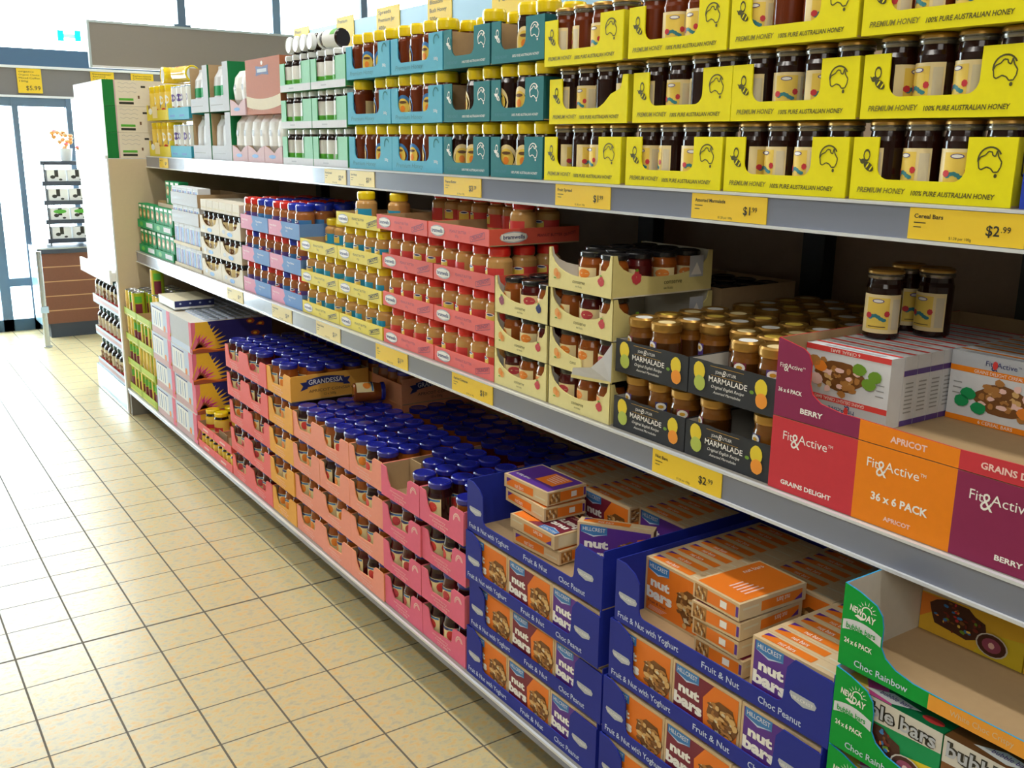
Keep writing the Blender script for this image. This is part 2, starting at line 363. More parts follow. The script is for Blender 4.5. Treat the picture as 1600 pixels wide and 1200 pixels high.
JARS = dict(
    honey=dict(name='honey_jar', r=0.0338, h=0.1345, lid_r=0.0325, lid_h=0.019, shoulder=0.15, lid_top='gold_lid', ribs=True, fill='honey', lid='bronze_lid', label=lab_honey, n=20),
    amber=dict(name='honey_jar', r=0.0338, h=0.1345, lid_r=0.0325, lid_h=0.019, shoulder=0.15, lid_top='gold_lid', ribs=True, fill='honey_amber', lid='bronze_lid', label=lab_honey, n=20),  # same honey with a lighter fill, painting in light on the top tier
    sky=dict(name='honey_jar', r=0.0362, h=0.1455, lid_r=0.034, lid_h=0.033, shoulder=0.14, fill='honey_amber', lid='yellow_lid', label=lab_oval('label_blue', 'label_yellow')),
    teal=dict(name='honey_jar', r=0.0355, h=0.1455, lid_r=0.033, lid_h=0.033, shoulder=0.14, fill='honey', lid='yellow_lid', label=lab_oval('label_cream', 'label_yellow')),
    mint=dict(name='coffee_jar', r=0.033, h=0.135, lid_r=0.0295, lid_h=0.021, shoulder=0.12, fill='jam_dark', lid='white_lid', label=lab_band('label_white', 'label_green')),
    navy_apricot=dict(name='jam_jar', r=0.0365, h=0.1205, lid_r=0.0345, lid_h=0.018, shoulder=0.24, fill='jam_apricot', neck='jam_apricot', lid='navy_lid', label=lab_jam('label_orange')),
    navy_red=dict(name='jam_jar', r=0.0365, h=0.1205, lid_r=0.0345, lid_h=0.018, shoulder=0.24, fill='jam_straw', lid='navy_lid', label=lab_jam('berry')),
    navy_dark=dict(name='jam_jar', r=0.0365, h=0.1205, lid_r=0.0345, lid_h=0.018, shoulder=0.24, fill='jam_prune', lid='navy_lid', label=lab_jam('label_red')),
    pb_red=dict(name='peanut_butter_jar', r=0.0375, h=0.130, lid_r=0.034, lid_h=0.027, shoulder=0.12, fill='peanut_brown', lid='red_lid', label=lab_pb('label_purple', 'label_red')),
    pb_blue=dict(name='peanut_butter_jar', r=0.0375, h=0.130, lid_r=0.034, lid_h=0.027, shoulder=0.12, fill='peanut_brown', lid='blue_lid', label=lab_pb('label_blue', 'label_purple')),
    pb_yellow=dict(name='peanut_butter_jar', r=0.0370, h=0.1135, lid_r=0.030, lid_h=0.026, shoulder=0.16, fill='peanut', lid='yellow_lid', label=lab_pb('label_aqua', 'label_yellow')),
    pb_crimson=dict(name='peanut_butter_jar', r=0.0370, h=0.1155, lid_r=0.030, lid_h=0.026, shoulder=0.16, fill='peanut', lid='red_lid', label=lab_pb('label_red', 'label_yellow')),
    conserve=dict(name='conserve_jar', r=0.0345, h=0.093, lid_r=0.032, lid_h=0.014, shoulder=0.2, fill='jam_apricot', lid='black_lid', lid_top='black_lid', label=lab_fruit('label_orange'), n=12),
    conserve_red=dict(name='conserve_jar', r=0.0345, h=0.093, lid_r=0.032, lid_h=0.014, shoulder=0.2, fill='jam_straw', lid='black_lid', label=lab_fruit('berry'), n=12),
    marm_purple=dict(name='marmalade_jar', disc='label_cream', r=0.0335, h=0.126, lid_r=0.033, lid_h=0.022, shoulder=0.22, fill='marmalade', neck='marmalade_light', lid='gold_lid', lid_top='gold_lid', label=lab_marm('label_purple'), n=20),
    marm_red=dict(name='marmalade_jar', disc='label_white', r=0.0335, h=0.126, lid_r=0.033, lid_h=0.022, shoulder=0.22, fill='marmalade', neck='marmalade_light', lid='gold_lid', label=lab_marm('maroon_ink'), n=20),
    marm_blue=dict(name='marmalade_jar', disc='label_yellow', r=0.0335, h=0.126, lid_r=0.033, lid_h=0.022, shoulder=0.22, fill='marmalade_light', lid='gold_lid', label=lab_marm('navy_ink'), n=20),
    spread=dict(name='spread_jar', r=0.0265, h=0.086, lid_r=0.0255, lid_h=0.017, shoulder=0.16, fill='drink_yellow', neck='jam_dark', lid='yellow_lid', label=lab_band('label_yellow', 'red_ink')),
    spread_big=dict(name='spread_jar', r=0.034, h=0.098, lid_r=0.032, lid_h=0.02, shoulder=0.16, fill='drink_yellow', neck='jam_dark', lid='yellow_lid', label=lab_band('label_yellow', 'red_ink')),
    cream=dict(name='spread_jar', r=0.034, h=0.098, lid_r=0.031, lid_h=0.018, shoulder=0.14, fill='choc_jar', lid='black_lid', label=lab_band('label_cream', 'label_white', 'nut_dark')),
    sauce=dict(name='sauce_bottle', r=0.043, h=0.186, lid_r=0.030, lid_h=0.030, shoulder=0.18, fill='syrup', lid='green_lid', label=lab_band('oat_card', 'label_red', 'nut_dark')),
)
# canisters and cans share one builder: body, two rims, wrap
def can(x, y, z, label, group, kind='pine', tilt=None, rz=0):
    K = CANS[kind]; r, h = K['r'], K['h']
    def body(b): b.lathe([(r*0.96, 0, 'can_top'), (r, 0.003, K['c']), (r, h-0.003, 'can_top'), (r*0.97, h, 'can_top'), (r*0.9, h-0.003, 'can_top')], 18)
    def lab(b): K['f'](b, r, h)
    o = obj(K['name'], cached(('can', kind), body, 'can_body'), (x, y, z), tilt or (0, 0, RF+rz))
    obj('label', cached(('canl', kind), lab, 'label'), parent=o)
    if K.get('cap'):
        def cap(b): b.lathe([(r*1.02, h-0.004, K['cap']), (r*1.03, h+0.012, K['cap']), (r*0.98, h+0.016, K['cap']), (r*0.8, h+0.014, 'label_white' if kind == 'drink' else K['cap'])], 18)
        obj('lid', cached(('canc', kind), cap, 'lid'), parent=o)
    return tag(o, label, 'can' if kind == 'pine' else 'canister', group)
def pine_lab(b, r, h):
    b.wrap(r+0.0005, r*0.3, r*2.0, 0.004, h-0.004, 'lime_side', 8)
    b.wrap(r+0.0005, -r*2.2, r*0.3, 0.004, h-0.004, 'label_yellow', 12)
    b.wrap(r+0.0010, r*0.5, r*1.6, 0.006, h*0.55, 'maroon_ink', 6); b.wrap(r+0.0010, r*0.5, r*1.6, h*0.6, h*0.85, 'label_green', 6)
    b.cell(r+0.0012, -r*0.4, h*0.5, r*0.5, h*0.28, 'label_yellow', 10); b.cell(r+0.0017, -r*0.4, h*0.42, r*0.3, h*0.12, 'gold_ink', 10)
def drink_lab(b, r, h):
    b.wrap(r+0.0005, -r*1.4, r*1.4, 0.006, h-0.02, 'label_yellow', 10)
    b.cell(r+0.0012, -r*0.2, h*0.62, r*0.6, h*0.15, 'label_white', 10); b.cell(r+0.0012, r*0.3, h*0.28, r*0.4, h*0.1, 'red_ink', 10); b.cell(r+0.0016, -r*0.5, h*0.45, r*0.3, h*0.08, 'label_blue', 10)
def milk_lab(b, r, h):
    b.wrap(r+0.0005, -r*1.4, r*1.4, 0.006, h-0.006, 'label_white', 10)
    b.cell(r+0.0012, 0, h*0.65, r*0.6, h*0.12, 'label_purple', 10); b.cell(r+0.0012, 0, h*0.3, r*0.5, h*0.1, 'nut', 10)
CANS = dict(pine=dict(name='fruit_can', r=0.0355, h=0.144, c='lime_side', f=pine_lab), drink=dict(name='drink_canister', r=0.042, h=0.165, c='drink_yellow', f=drink_lab, cap='yellow_lid'), milk=dict(name='drink_canister', r=0.04, h=0.165, c='drink_blue', f=milk_lab))
# ------------------------------------------------------------------ trays and cartons
def rounded_cut(w, h, xl, xr, zc, r, xl_top=None, xr_top=None):
    # outline of a tray front whose middle is cut down to zc, with rounded lower corners
    p = [(0, 0), (w, 0), (w, h), (xr_top if xr_top is not None else xr, h)]
    for i in range(6):
        a = PI*0.5*i/5
        p.append((xr-r+r*math.cos(a), zc+r-r*math.sin(a)))
    for i in range(6):
        a = PI*0.5*i/5
        p.append((xl+r-r*math.sin(a), zc+r-r*math.cos(a)))
    p += [(xl_top if xl_top is not None else xl, h), (0, h)]
    return p
def tray(key, w, d, h, prof, front, side, decor, x, y, z, label, cat, name, group=None, inner='kraft', side_decor=None, side_h=None, floor=None, back=True, rz=0, side_prof=None):
    t = 0.003; sh = side_h or h
    def body(b):
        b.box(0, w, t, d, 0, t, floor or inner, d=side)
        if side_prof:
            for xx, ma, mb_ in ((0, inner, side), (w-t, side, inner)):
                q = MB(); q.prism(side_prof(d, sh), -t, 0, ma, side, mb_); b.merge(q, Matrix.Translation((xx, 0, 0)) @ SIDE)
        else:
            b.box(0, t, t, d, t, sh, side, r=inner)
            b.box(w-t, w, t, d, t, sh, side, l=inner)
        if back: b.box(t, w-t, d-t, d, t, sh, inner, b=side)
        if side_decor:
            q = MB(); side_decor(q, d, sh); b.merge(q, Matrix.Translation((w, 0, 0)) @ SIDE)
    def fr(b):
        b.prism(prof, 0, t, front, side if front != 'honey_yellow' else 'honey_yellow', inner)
        decor(b, w, h)
    o = obj(name, cached((key, 'body'), body, 'tray_body'), (x, y, z), (0, 0, RF+rz))
    obj('front_panel', cached((key, 'front'), fr, 'front_panel'), parent=o)
    return tag(o, label, cat, group)
def stroke(b, pts, wd, y, m, closed=True):
    n = len(pts)
    for i in range(n if closed else n-1):
        a = Vector(pts[i]); c = Vector(pts[(i+1) % n]); d = c-a
        if d.length < 1e-7: continue
        nn = Vector((-d.y, d.x)).normalized()*wd/2
        b.flat([tuple(a-nn), tuple(c-nn), tuple(c+nn), tuple(a+nn)], y, m)
AUS = [(-1, 0.15), (-0.85, 0.45), (-0.45, 0.62), (-0.2, 0.9), (0.1, 0.85), (0.15, 0.62), (0.38, 0.5), (0.5, 0.95), (0.65, 0.5), (0.95, 0.1), (0.9, -0.3), (0.7, -0.68), (0.35, -0.7), (0.1, -0.42), (-0.25, -0.3), (-0.7, -0.52), (-0.9, -0.4)]
def aus(b, cx, cz, s, m, wd=0.0022, y=-0.001):
    stroke(b, [(cx+s*p[0], cz+s*p[1]) for p in AUS], wd, y, m)
    b.ell(cx+s*0.55, cz-s*0.98, s*0.14, s*0.17, y, m, 8)
    b.ring(cx-s*0.05, cz+s*0.25, s*1.05, s*0.14, y, m, PI*0.15, PI*1.05, 12)
def bee(b, cx, cz, s, m, y=-0.001):
    b.ell(cx+s*0.35, cz-s*0.42, s*0.55, s*0.32, y, m, 14, ang=-0.6)
    for k in (0.0, 0.35): b.ell(cx+s*(0.25+k), cz-s*(0.32+k*0.6), s*0.07, s*0.26, y-0.0006, 'honey_yellow' if m == 'dark_ink' else 'teal_card', 8, ang=-0.6)
    b.ell(cx-s*0.25, cz+s*0.02, s*0.26, s*0.22, y, m, 10)
    for a, q in ((0.5, 0.5), (1.0, 0.35)):
        b.ring(cx+s*0.1, cz+s*(0.35+q*0.35), s*0.34, s*0.09, y, m, 0, 2*PI, 10, 1.5)
    b.ell(cx-s*0.5, cz+s*0.12, s*0.06, s*0.2, y, m, 6, ang=0.7)
# ================================================================== the room
def simple(name, boxes, loc=(0, 0, 0), parent=None, rot=(0, 0, 0)):
    b = MB()
    for q in boxes: b.box(*q[:7])
    return obj(name, b.mesh(name), loc, rot, parent)
struct(simple('floor', [(-6, 6.5, -5, 9.5, -0.05, 0, 'floor_tiles')]))
struct(simple('ceiling', [(-6, 6.5, -5, 9.5, 3.6, 3.7, 'plaster')]))
struct(simple('wall_left', [(-6.1, -6, -5, 9.5, 0, 3.6, 'plaster')]))
struct(simple('wall_right', [(6.5, 6.6, -5, 9.5, 0, 3.6, 'plaster')]))
struct(simple('wall_back', [(-6, 6.5, -5.1, -5, 0, 3.6, 'plaster')]))
struct(simple('wall_far', [(-6, -2.3, 9.2, 9.3, 0, 1.94, 'plaster'), (-6, -2.3, 9.2, 9.3, 2.33, 3.6, 'plaster'), (-6, 6.5, 9.2, 9.3, 1.955, 2.175, 'band_grey'), (-6, 6.5, 9.19, 9.32, 2.19, 2.33, 'band_blue'), (-6, 6.5, 9.17, 9.3, 2.172, 2.192, 'edge_white'), (-6, 6.5, 9.17, 9.3, 1.94, 1.957, 'edge_white')]))
w1 = struct(simple('window_1', [(-2.3, 6.5, 9.24, 9.246, 2.33, 3.6, 'window_glass')]))
simple('window_frame', [(x, x+0.075, 9.2, 9.3, 2.33, 3.6, 'frame_slate') for x in (-2.3, 2.25, 4.1, 5.6)], parent=w1)
d1 = struct(simple('door_1', [(-2.3, 6.5, 9.24, 9.246, 0.0, 1.94, 'window_glass')]))
simple('door_frame', [(-0.03, 0.015, 9.2, 9.3, 0, 1.94, 'frame_slate'), (0.385, 0.43, 9.2, 9.3, 0, 1.94, 'frame_slate'), (-0.27, -0.19, 9.2, 9.3, 0, 1.94, 'frame_slate'), (-2.3, 6.5, 9.2, 9.3, 0, 0.1, 'frame_dark'), (-0.2, 0.0, 9.21, 9.29, 0.38, 0.45, 'frame_slate'), (-0.2, 0.43, 9.21, 9.29, 1.87, 1.94, 'frame_slate')]
       + [(x, x+0.08, 9.2, 9.3, 0, 1.94, 'frame_slate') for x in (-2.29, -1.1, 1.6, 3.0, 4.5)], parent=d1)
lg = obj('exit_sign_light', (lambda b: (b.box(0.365, 0.412, 9.15, 9.17, 2.40, 2.485, 'cyan_lamp'), b.box(0.50, 0.545, 9.15, 9.17, 2.405, 2.49, 'cyan_lamp'), b.box(0.37, 0.54, 9.17, 9.2, 2.43, 2.46, 'edge_white'), b.mesh('exit_sign_light'))[-1])(MB()))
tag(lg, 'pair of small glowing cyan lamps high in the bright window', 'lamp')
# header cards hanging on the far band
def card(x, z0, z1, w, lines, label, price=None, y=9.185):
    b = MB(); b.box(0, w, -0.004, 0, 0, z1-z0, 'tag_yellow')
    for i, t in enumerate(lines): b.text(t, w*0.08, (z1-z0)*(0.90-0.13*i)-0.012, 0.014, 'ink', y=-0.0055, w=w*min(0.84, 0.09*len(t)))
    if price: b.text(price, w*0.92, (z1-z0)*0.12, 0.035, 'ink', y=-0.0055, al='r')
    o = obj('price_card', b.mesh('price_card'), (x, y, z0)); tag(o, label, 'price tag', 'yellow price cards on the far grey band'); return o
card(0.03, 1.975, 2.17, 0.185, ['organic', 'Organic Choice', 'Mixed Coffee', '100g'], 'yellow price card reading $5.99 on the far grey band above the glass door', '$5.99')
card(0.60, 2.02, 2.17, 0.19, ['Sweetener', 'Almond', 'Cereal bar'], 'yellow price card on the far band, left of the two under the hanging grey board')
card(0.93, 2.02, 2.17, 0.19, ['Selection', 'Chocolate', 'Sweets'], 'yellow price card on the far band, right of the two under the hanging grey board')
# ------------------------------------------------------------------ the long shelving unit
YE = 5.975; Y0 = -0.15
Z1, Z2, Z3 = 0.164, 0.978, 1.521
X1, X2, X3, XB = 0.0, 0.115, 0.212, 1.0
unit = obj('shelving_unit', None, (0, YE, 0)); tag(unit, 'long grey metal shelving unit with three stepped shelves running down the aisle', 'shelf')
def upart(name, boxes, parent=unit):
    b = MB()
    for q in boxes: b.box(*q)
    o = obj(name, b.mesh(name), (0, -YE, 0) if parent is unit else (0, 0, 0), parent=parent); return o
dk = upart('base_shelf', [(0.0, XB, Y0, YE, 0.138, Z1-0.0005, 'shelf_metal'), (0.20, 0.22, Y0, YE, 0.0, 0.135, 'upright_dark'), (0.0, 0.12, YE-0.05, YE-0.001, 0.0, 0.135, 'shelf_metal')])
upart('price_rail', [(-0.006, -0.001, Y0, YE-0.001, 0.138, 0.158, 'rail_grey'), (-0.008, -0.0005, Y0, YE-0.001, 0.156, 0.163, 'rail_edge')], dk)
for zs, xs in ((Z2, X2), (Z3, X3)):
    sh = upart('shelf_board', [(xs, XB, Y0, YE-0.001, zs-0.035, zs-0.0005, 'shelf_metal')])
    upart('price_rail', [(xs-0.006, xs-0.0005, Y0, YE-0.001, zs-0.062, zs-0.004, 'rail_grey'), (xs-0.010, xs-0.0005, Y0, YE-0.001, zs-0.006, zs-0.0005, 'rail_edge'), (xs-0.012, xs-0.0005, Y0, YE-0.001, zs-0.066, zs-0.060, 'rail_edge')], sh)
upart('back_panel', [(XB, XB+0.02, Y0, YE, 0.1, 2.0, 'back_panel')])
for yy in (0.45, 1.12, 1.75, 2.45, 3.1, 3.8, 4.5, 5.2): upart('upright', [(XB-0.05, XB-0.0005, yy, yy+0.075, 0.165, 2.0, 'upright_dark')])
ep = upart('end_panel', [(-0.004, XB+0.02, YE, YE+0.022, 0, 1.502, 'end_beige')])
upart('panel_edge', [(-0.012, -0.0045, YE-0.002, YE+0.03, 0.0, 1.502, 'edge_white')], ep)
upart('top_board', [(XB, XB+0.015, 0.0, 5.45, 2.0, 2.218, 'header_blue')])
# header cards clipped on the back top board
def hcard(y0, y1, z1, lines, label):
    b = MB(); w = y0-y1; h = 0.22; b.box(0, w, -0.003, 0, 0, h, 'tag_yellow')
    for i, t in enumerate(lines): b.text(t, w*0.1, h*(0.86-0.16*i), 0.018, 'ink', y=-0.0045, w=w*0.7*min(1, len(t)/9))
    o = obj('price_card', b.mesh('price_card'), (XB-0.001, y0, z1-h), (0, 0, RF)); tag(o, label, 'price tag', 'yellow header cards above the top shelf')
hcard(5.62, 5.40, 2.24, ['Mixed', 'Jam'], 'yellow header card above the lying jars, leftmost of the row')
hcard(5.03, 4.82, 2.245, ['Premium', 'Jam'], 'yellow header card behind the first blue honey stack, second from left')
hcard(4.56, 4.32, 2.245, ['Spreads', 'Premium Jar', '400g'], 'yellow header card above the left light blue honey stack, third from left')
hcard(4.05, 3.84, 2.24, ['Blossom', 'Bush Honey', '500g'], 'yellow header card above the right light blue honey stack, fourth from left')
hcard(3.52, 3.14, 2.23, ['Organic', 'Yellow Box'], 'yellow header card above the teal honey stacks, rightmost of the row')
# hanging grey board over the end of the unit
hb = obj('hanging_sign_board', (lambda b: (b.box(-0.035, 2.2, 0, 0.03, 2.012, 2.238, 'board_grey'), b.mesh('board'))[-1])(MB()), (0, 6.02, 0))
tag(hb, 'blank grey board hanging above the far end of the long shelf', 'sign')
obj('border', (lambda b: (b.box(-0.047, -0.035, -0.003, 0.033, 2.0, 2.25, 'board_edge'), b.box(-0.035, 2.2, -0.003, 0.033, 2.238, 2.250, 'board_edge'), b.box(-0.035, 2.2, -0.003, 0.033, 2.0, 2.012, 'edge_white'), b.mesh('border'))[-1])(MB()), parent=hb)
obj('hanger_post', (lambda b: (b.box(0.455, 0.50, 0.0, 0.03, 2.25, 3.599, 'frame_slate'), b.box(0.43, 0.525, -0.005, 0.035, 2.25, 2.262, 'frame_slate'), b.mesh('hanger_post'))[-1])(MB()), parent=hb)
obj('hanger_post', (lambda b: (b.box(1.62, 1.665, 0.0, 0.03, 2.25, 3.599, 'frame_slate'), b.mesh('hanger_post'))[-1])(MB()), parent=hb)
# price tags in the rails
def ptag(xs, zs, y0, y1, l1, price, label, pale=False):
    w = y0-y1; h = 0.052; b = MB(); b.box(0, w, -0.002, 0, 0, h, 'tag_pale' if pale else 'tag_yellow')
    b.text(l1, w*0.05, h*0.68, 0.007, 'ink', y=-0.003, w=min(w*0.45, 0.0048*len(l1)), bold=0.02)
    for k in range(2): b.rect(w*0.05, w*(0.16-0.04*k), h*(0.52-0.14*k), h*(0.55-0.14*k), -0.003, 'ink')
    b.text(price[0]+price[1], w*0.80, h*0.30, 0.016, 'ink', y=-0.003, al='r', bold=0.015); b.text(price[2:], w*0.81, h*0.42, 0.0095, 'ink', y=-0.003, bold=0.01)
    b.text('$1.28 per 100g', w*0.38, h*0.08, 0.0045, 'ink', y=-0.003)
    o = obj('price_tag', b.mesh('price_tag'), (xs-0.0065, y0, zs-0.059), (0, 0, RF)); tag(o, label, 'price tag', 'yellow price tags in the shelf rails')
for a in [(5.69, 5.52, 'Drinking Choc', '$3.49', 'yellow price tag in the upper rail under the yellow canisters', 0), (3.43, 3.245, 'Fruit Spread', '$2.49', 'pale price tag in the upper rail under the green jar trays', 1), (3.21, 3.02, 'Pure Honey', '$3.99', 'pale price tag in the upper rail under the left light blue honey stack', 1),
          (2.556, 2.35, 'Peanut Butter', '$3.29', 'yellow price tag in the upper rail under the teal honey stacks', 0), (2.00, 1.785, 'Fruit Spread', '$1.99', 'yellow $1.99 price tag in the upper rail under the leftmost yellow honey stack', 0),
          (1.516, 1.31, 'Assorted Marmalade', '$1.99', 'yellow $1.99 price tag in the upper rail between second and third yellow honey stacks', 0), (0.998, 0.797, 'Cereal Bars', '$2.99', 'yellow $2.99 price tag in the upper rail below the rightmost yellow honey stack', 0)]:
    ptag(X3, Z3, *a[:5], pale=a[5])
for a in [(4.34, 4.13, 'Choc Spread', '$1.99', 'pale price tag in the middle rail under the cream jar trays', 1), (3.78, 3.57, 'Peanut Butter', '$1.89', 'pale price tag in the middle rail under the pink and blue trays', 1), (3.33, 3.12, 'Peanut Butter', '$1.39', 'pale price tag in the middle rail under the left yellow peanut butter stack', 1),
          (2.84, 2.62, 'Jam', '$1.59', 'yellow price tag in the middle rail under the left salmon red stack', 0), (2.35, 2.135, 'Apricot Conserve', '$1.29', 'yellow price tag in the middle rail left of the cream conserve trays', 0), (1.495, 1.29, 'Nut Bars', '$2.99', 'yellow $2.99 price tag in the middle rail under the black marmalade trays', 0)]:
    ptag(X2, Z2, *a[:5], pale=a[5])
# ================================================================== TOP SHELF
XT = X3+0.012
# yellow honey, four stacks of three
HTORN = [False]
def hon_dec(b, w, h):
    b.text('PREMIUM HONEY', 0.016, 0.013, 0.0090, 'olive_ink', w=0.098, shear=0.25, bold=0.02)
    b.text('100% PURE AUSTRALIAN HONEY', 0.124, 0.0115, 0.0080, 'dark_ink', w=0.15, shear=0.2, bold=0.02)
    bee(b, 0.028, 0.066, 0.021, 'dark_ink')
    if not HTORN[0]: aus(b, w-0.041, 0.068, 0.020, 'dark_ink')
def hon_side(b, d, h):
    stroke(b, [(0.02, 0.05), (0.05, 0.05), (0.05, 0.085), (0.02, 0.085)], 0.004, -0.0008, 'ink'); b.text('12 x 500g', 0.07, 0.06, 0.012, 'ink', y=-0.0008)
HE = [2.082, 1.762, 1.452, 1.142, 0.832]
hz = [Z3, Z3+0.139, Z3+0.278]
def poly_honey(w, h): return rounded_cut(w, h, 0.052, w-0.082, 0.036, 0.022)
torn = rounded_cut(0.304, 0.108, 0.052, 0.304-0.082, 0.036, 0.022)
for ci in range(4):
    for ti in range(3):
        yl = HE[ci]-0.004+([0, -0.012, 0.002][ti] if ci < 2 else [0, -0.004, 0.003][ti]); xo = XT+[0, 0.004, -0.004][ti]
        where = f"{side_of(ci,4)} yellow honey stack, {TIER[3][ti]}"
        prof = poly_honey(0.300, 0.108)
        key = 'honey'
        if ci == 0 and ti == 1:
            key = 'honey_torn'; prof = [(0, 0), (0.300, 0), (0.300, 0.108), (0.282, 0.108), (0.276, 0.078), (0.240, 0.066), (0.215, 0.046), (0.195, 0.036)]+rounded_cut(0.304, 0.108, 0.052, 0.222, 0.036, 0.022)[10:]
        HTORN[0] = key == 'honey_torn'
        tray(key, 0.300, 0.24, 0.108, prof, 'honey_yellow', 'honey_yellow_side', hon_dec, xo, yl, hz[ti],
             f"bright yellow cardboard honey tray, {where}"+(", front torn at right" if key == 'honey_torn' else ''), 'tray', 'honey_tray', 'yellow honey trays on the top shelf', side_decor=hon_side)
        for row in range(2):
            for k in range(4):
                if row == 1 and ti < 2: continue
                kind = 'amber' if ti == 2 else 'honey'
                jar(kind, xo+0.0425+0.076*row, yl-0.0410-0.0726*k, hz[ti]+0.0035, f"gold-lidded honey jar, {ORD[k]} from left, {'front' if row == 0 else 'second'} row, {where}", 'honey jars in the yellow trays', rz=random.choice([-1.7, -0.7, -0.4, -0.1, 0.2, 0.45, 0.7, 1.5]) + random.uniform(-0.2, 0.2))
# teal and light-blue honey
def tl_dec(b, w, h):
    bee(b, 0.028, 0.068, 0.019, 'white_ink'); aus(b, w-0.040, 0.068, 0.019, 'white_ink')
    b.text('PURE HONEY', 0.020, 0.012, 0.008, 'teal_ink', w=0.06, shear=0.2); b.text('100% PURE AUSTRALIAN HONEY', w*0.42, 0.012, 0.0065, 'white_ink', w=w*0.5, shear=0.2)
def sk_dec(b, w, h):
    b.text('Premium Honey', 0.03, 0.012, 0.014, 'teal_ink', w=w*0.55, shear=0.2); b.ring(w-0.035, 0.085, 0.018, 0.005, -0.001, 'teal_card', 0.3, PI*1.2); b.text('500g', w-0.05, 0.03, 0.009, 'white_ink')
def cover_side(b, d, h): stroke(b, [(0.03, 0.05), (0.06, 0.05), (0.06, 0.085), (0.03, 0.085)], 0.003, -0.0008, 'white_ink')
tz = [Z3, Z3+0.1495, Z3+0.299]
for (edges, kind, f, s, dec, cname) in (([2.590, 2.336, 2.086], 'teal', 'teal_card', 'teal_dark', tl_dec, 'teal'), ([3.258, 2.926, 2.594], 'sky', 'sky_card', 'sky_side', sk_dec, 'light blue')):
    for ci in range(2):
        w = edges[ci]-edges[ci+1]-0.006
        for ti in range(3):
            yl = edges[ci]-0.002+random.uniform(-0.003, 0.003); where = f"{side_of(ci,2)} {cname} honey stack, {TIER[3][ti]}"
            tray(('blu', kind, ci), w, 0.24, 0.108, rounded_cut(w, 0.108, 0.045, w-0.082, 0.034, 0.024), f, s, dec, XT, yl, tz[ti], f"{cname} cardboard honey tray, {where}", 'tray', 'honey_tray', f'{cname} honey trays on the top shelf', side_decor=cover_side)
            nn = 3 if kind == 'teal' else 4
            for k in range(nn):
                if kind == 'teal' and ti == 2 and ci == 0 and k < 2: continue
                if kind == 'teal' and ti == 2 and ci == 1 and k == 0: continue
                if kind == 'teal' and ti == 1 and ci == 0 and k == 0: continue
                if kind == 'sky' and ti == 1 and ci == 0 and k == 1: continue
                jar(kind, XT+0.043, yl-(0.042 if nn == 3 else 0.0425)-k*(w-0.084)/(nn-1), tz[ti]+0.0035, f"yellow-capped jar, {ORD[k]} place from left, front row, {where}", f'yellow-capped honey jars in {cname} trays', rz=random.choice([-0.6, -0.2, 0.1, 0.5, 0.9]))
            if ti == 2 or (ti == 1):
                for k in range(nn):
                    jar(kind, XT+0.125, yl-0.042-k*(w-0.084)/(nn-1), tz[ti]+0.0035, f"yellow-capped jar, {ORD[k]} place from left, second row, {where}", f'yellow-capped honey jars in {cname} trays', rz=random.uniform(-1, 1), with_label=False)
# mint trays of dark jars
def mint_dec(b, w, h):
    b.rect(0.0, w, 0.0, 0.026, -0.0006, 'white_card'); b.rect(w*0.3, w*0.46, 0.010, 0.015, -0.0010, 'silver_ink'); b.rect(w-0.085, w-0.08, 0.03, h, -0.0006, 'mint_side')
mz = [Z3, Z3+0.1395, Z3+0.279]
ME = [3.885, 3.574, 3.263]
for ci in range(2):
    for ti in range(3):
        w = 0.305; yl = ME[ci]; where = f"{side_of(ci,2)} mint green stack, {TIER[3][ti]}"
        tray('mint', w, 0.24, 0.108, rounded_cut(w, 0.108, 0.05, w-0.085, 0.028, 0.004), 'mint_card', 'mint_side', mint_dec, XT, yl, mz[ti], f"mint green and white jar tray, {where}", 'tray', 'coffee_jar_tray', 'mint green jar trays on the top shelf')
        for k in range(4): jar('mint', XT+0.042, yl-0.04-0.0745*k, mz[ti]+0.0035, f"dark white-lidded jar, {ORD[k]} from left, {where}", 'dark jars in the mint green trays', rz=random.uniform(-0.7, 0.7))
for k in range(4):
    jar('mint', XT+0.004, 3.80-0.069*k, mz[2]+0.139+0.0345, f"dark jar lying on its side, white lid outward, {ORD[k]} from left atop the mint trays", 'jars lying on top of the mint green stack', tilt=(-PI/2, 0, PI/2), with_label=True).location.x += 0.135
jar('mint', XT+0.05, 3.385, mz[2]+0.139+0.0345, 'dark jar with green and white label lying lengthways atop the mint trays', 'jars lying on top of the mint green stack', tilt=(-PI/2, 0, 0.15))
# pouches in grey trays, white bags in mauve trays
def pouch(key, w, h, d, m, band, x, y, z, label, group, name='paper_pouch', rz=0):
    def f(b):
        rows = [(0.0, 1.0, 0.9), (0.1, 1.0, 1.0), (0.34, 1.0, 1.0), (0.56, 1.0, 0.95), (0.75, 1.0, 0.85), (0.93, 0.96, 0.12), (1.0, 0.98, 0.06)]
        rr = random.Random(hash(key) & 255); pr = None
        for zz, sw, sd in rows:
            ring = []
            for i in range(12):
                a = 2*PI*i/12; cx, cy = math.cos(a), math.sin(a)
                ex = w/2*sw*math.copysign(abs(cx)**0.5, cx)*(1+rr.uniform(-0.03, 0.03)); ey = d/2*sd*math.copysign(abs(cy)**0.6, cy)*(1+rr.uniform(-0.06, 0.06))
                ring.append((ex, ey, zz*h))
            if pr: b.add(pr+ring, [(i, (i+1) % 12, 12+(i+1) % 12, 12+i) for i in range(12)], band if band and 0.5 < zz < 0.6 else m, True)
            else: b.add(ring, [tuple(range(11, -1, -1))], m)
            pr = ring
        b.add(pr, [tuple(range(12))], m)
    o = obj(name, cached(('pouch', key), f, name), (x, y, z), (0, 0, RF+rz)); return tag(o, label, 'packet', group)
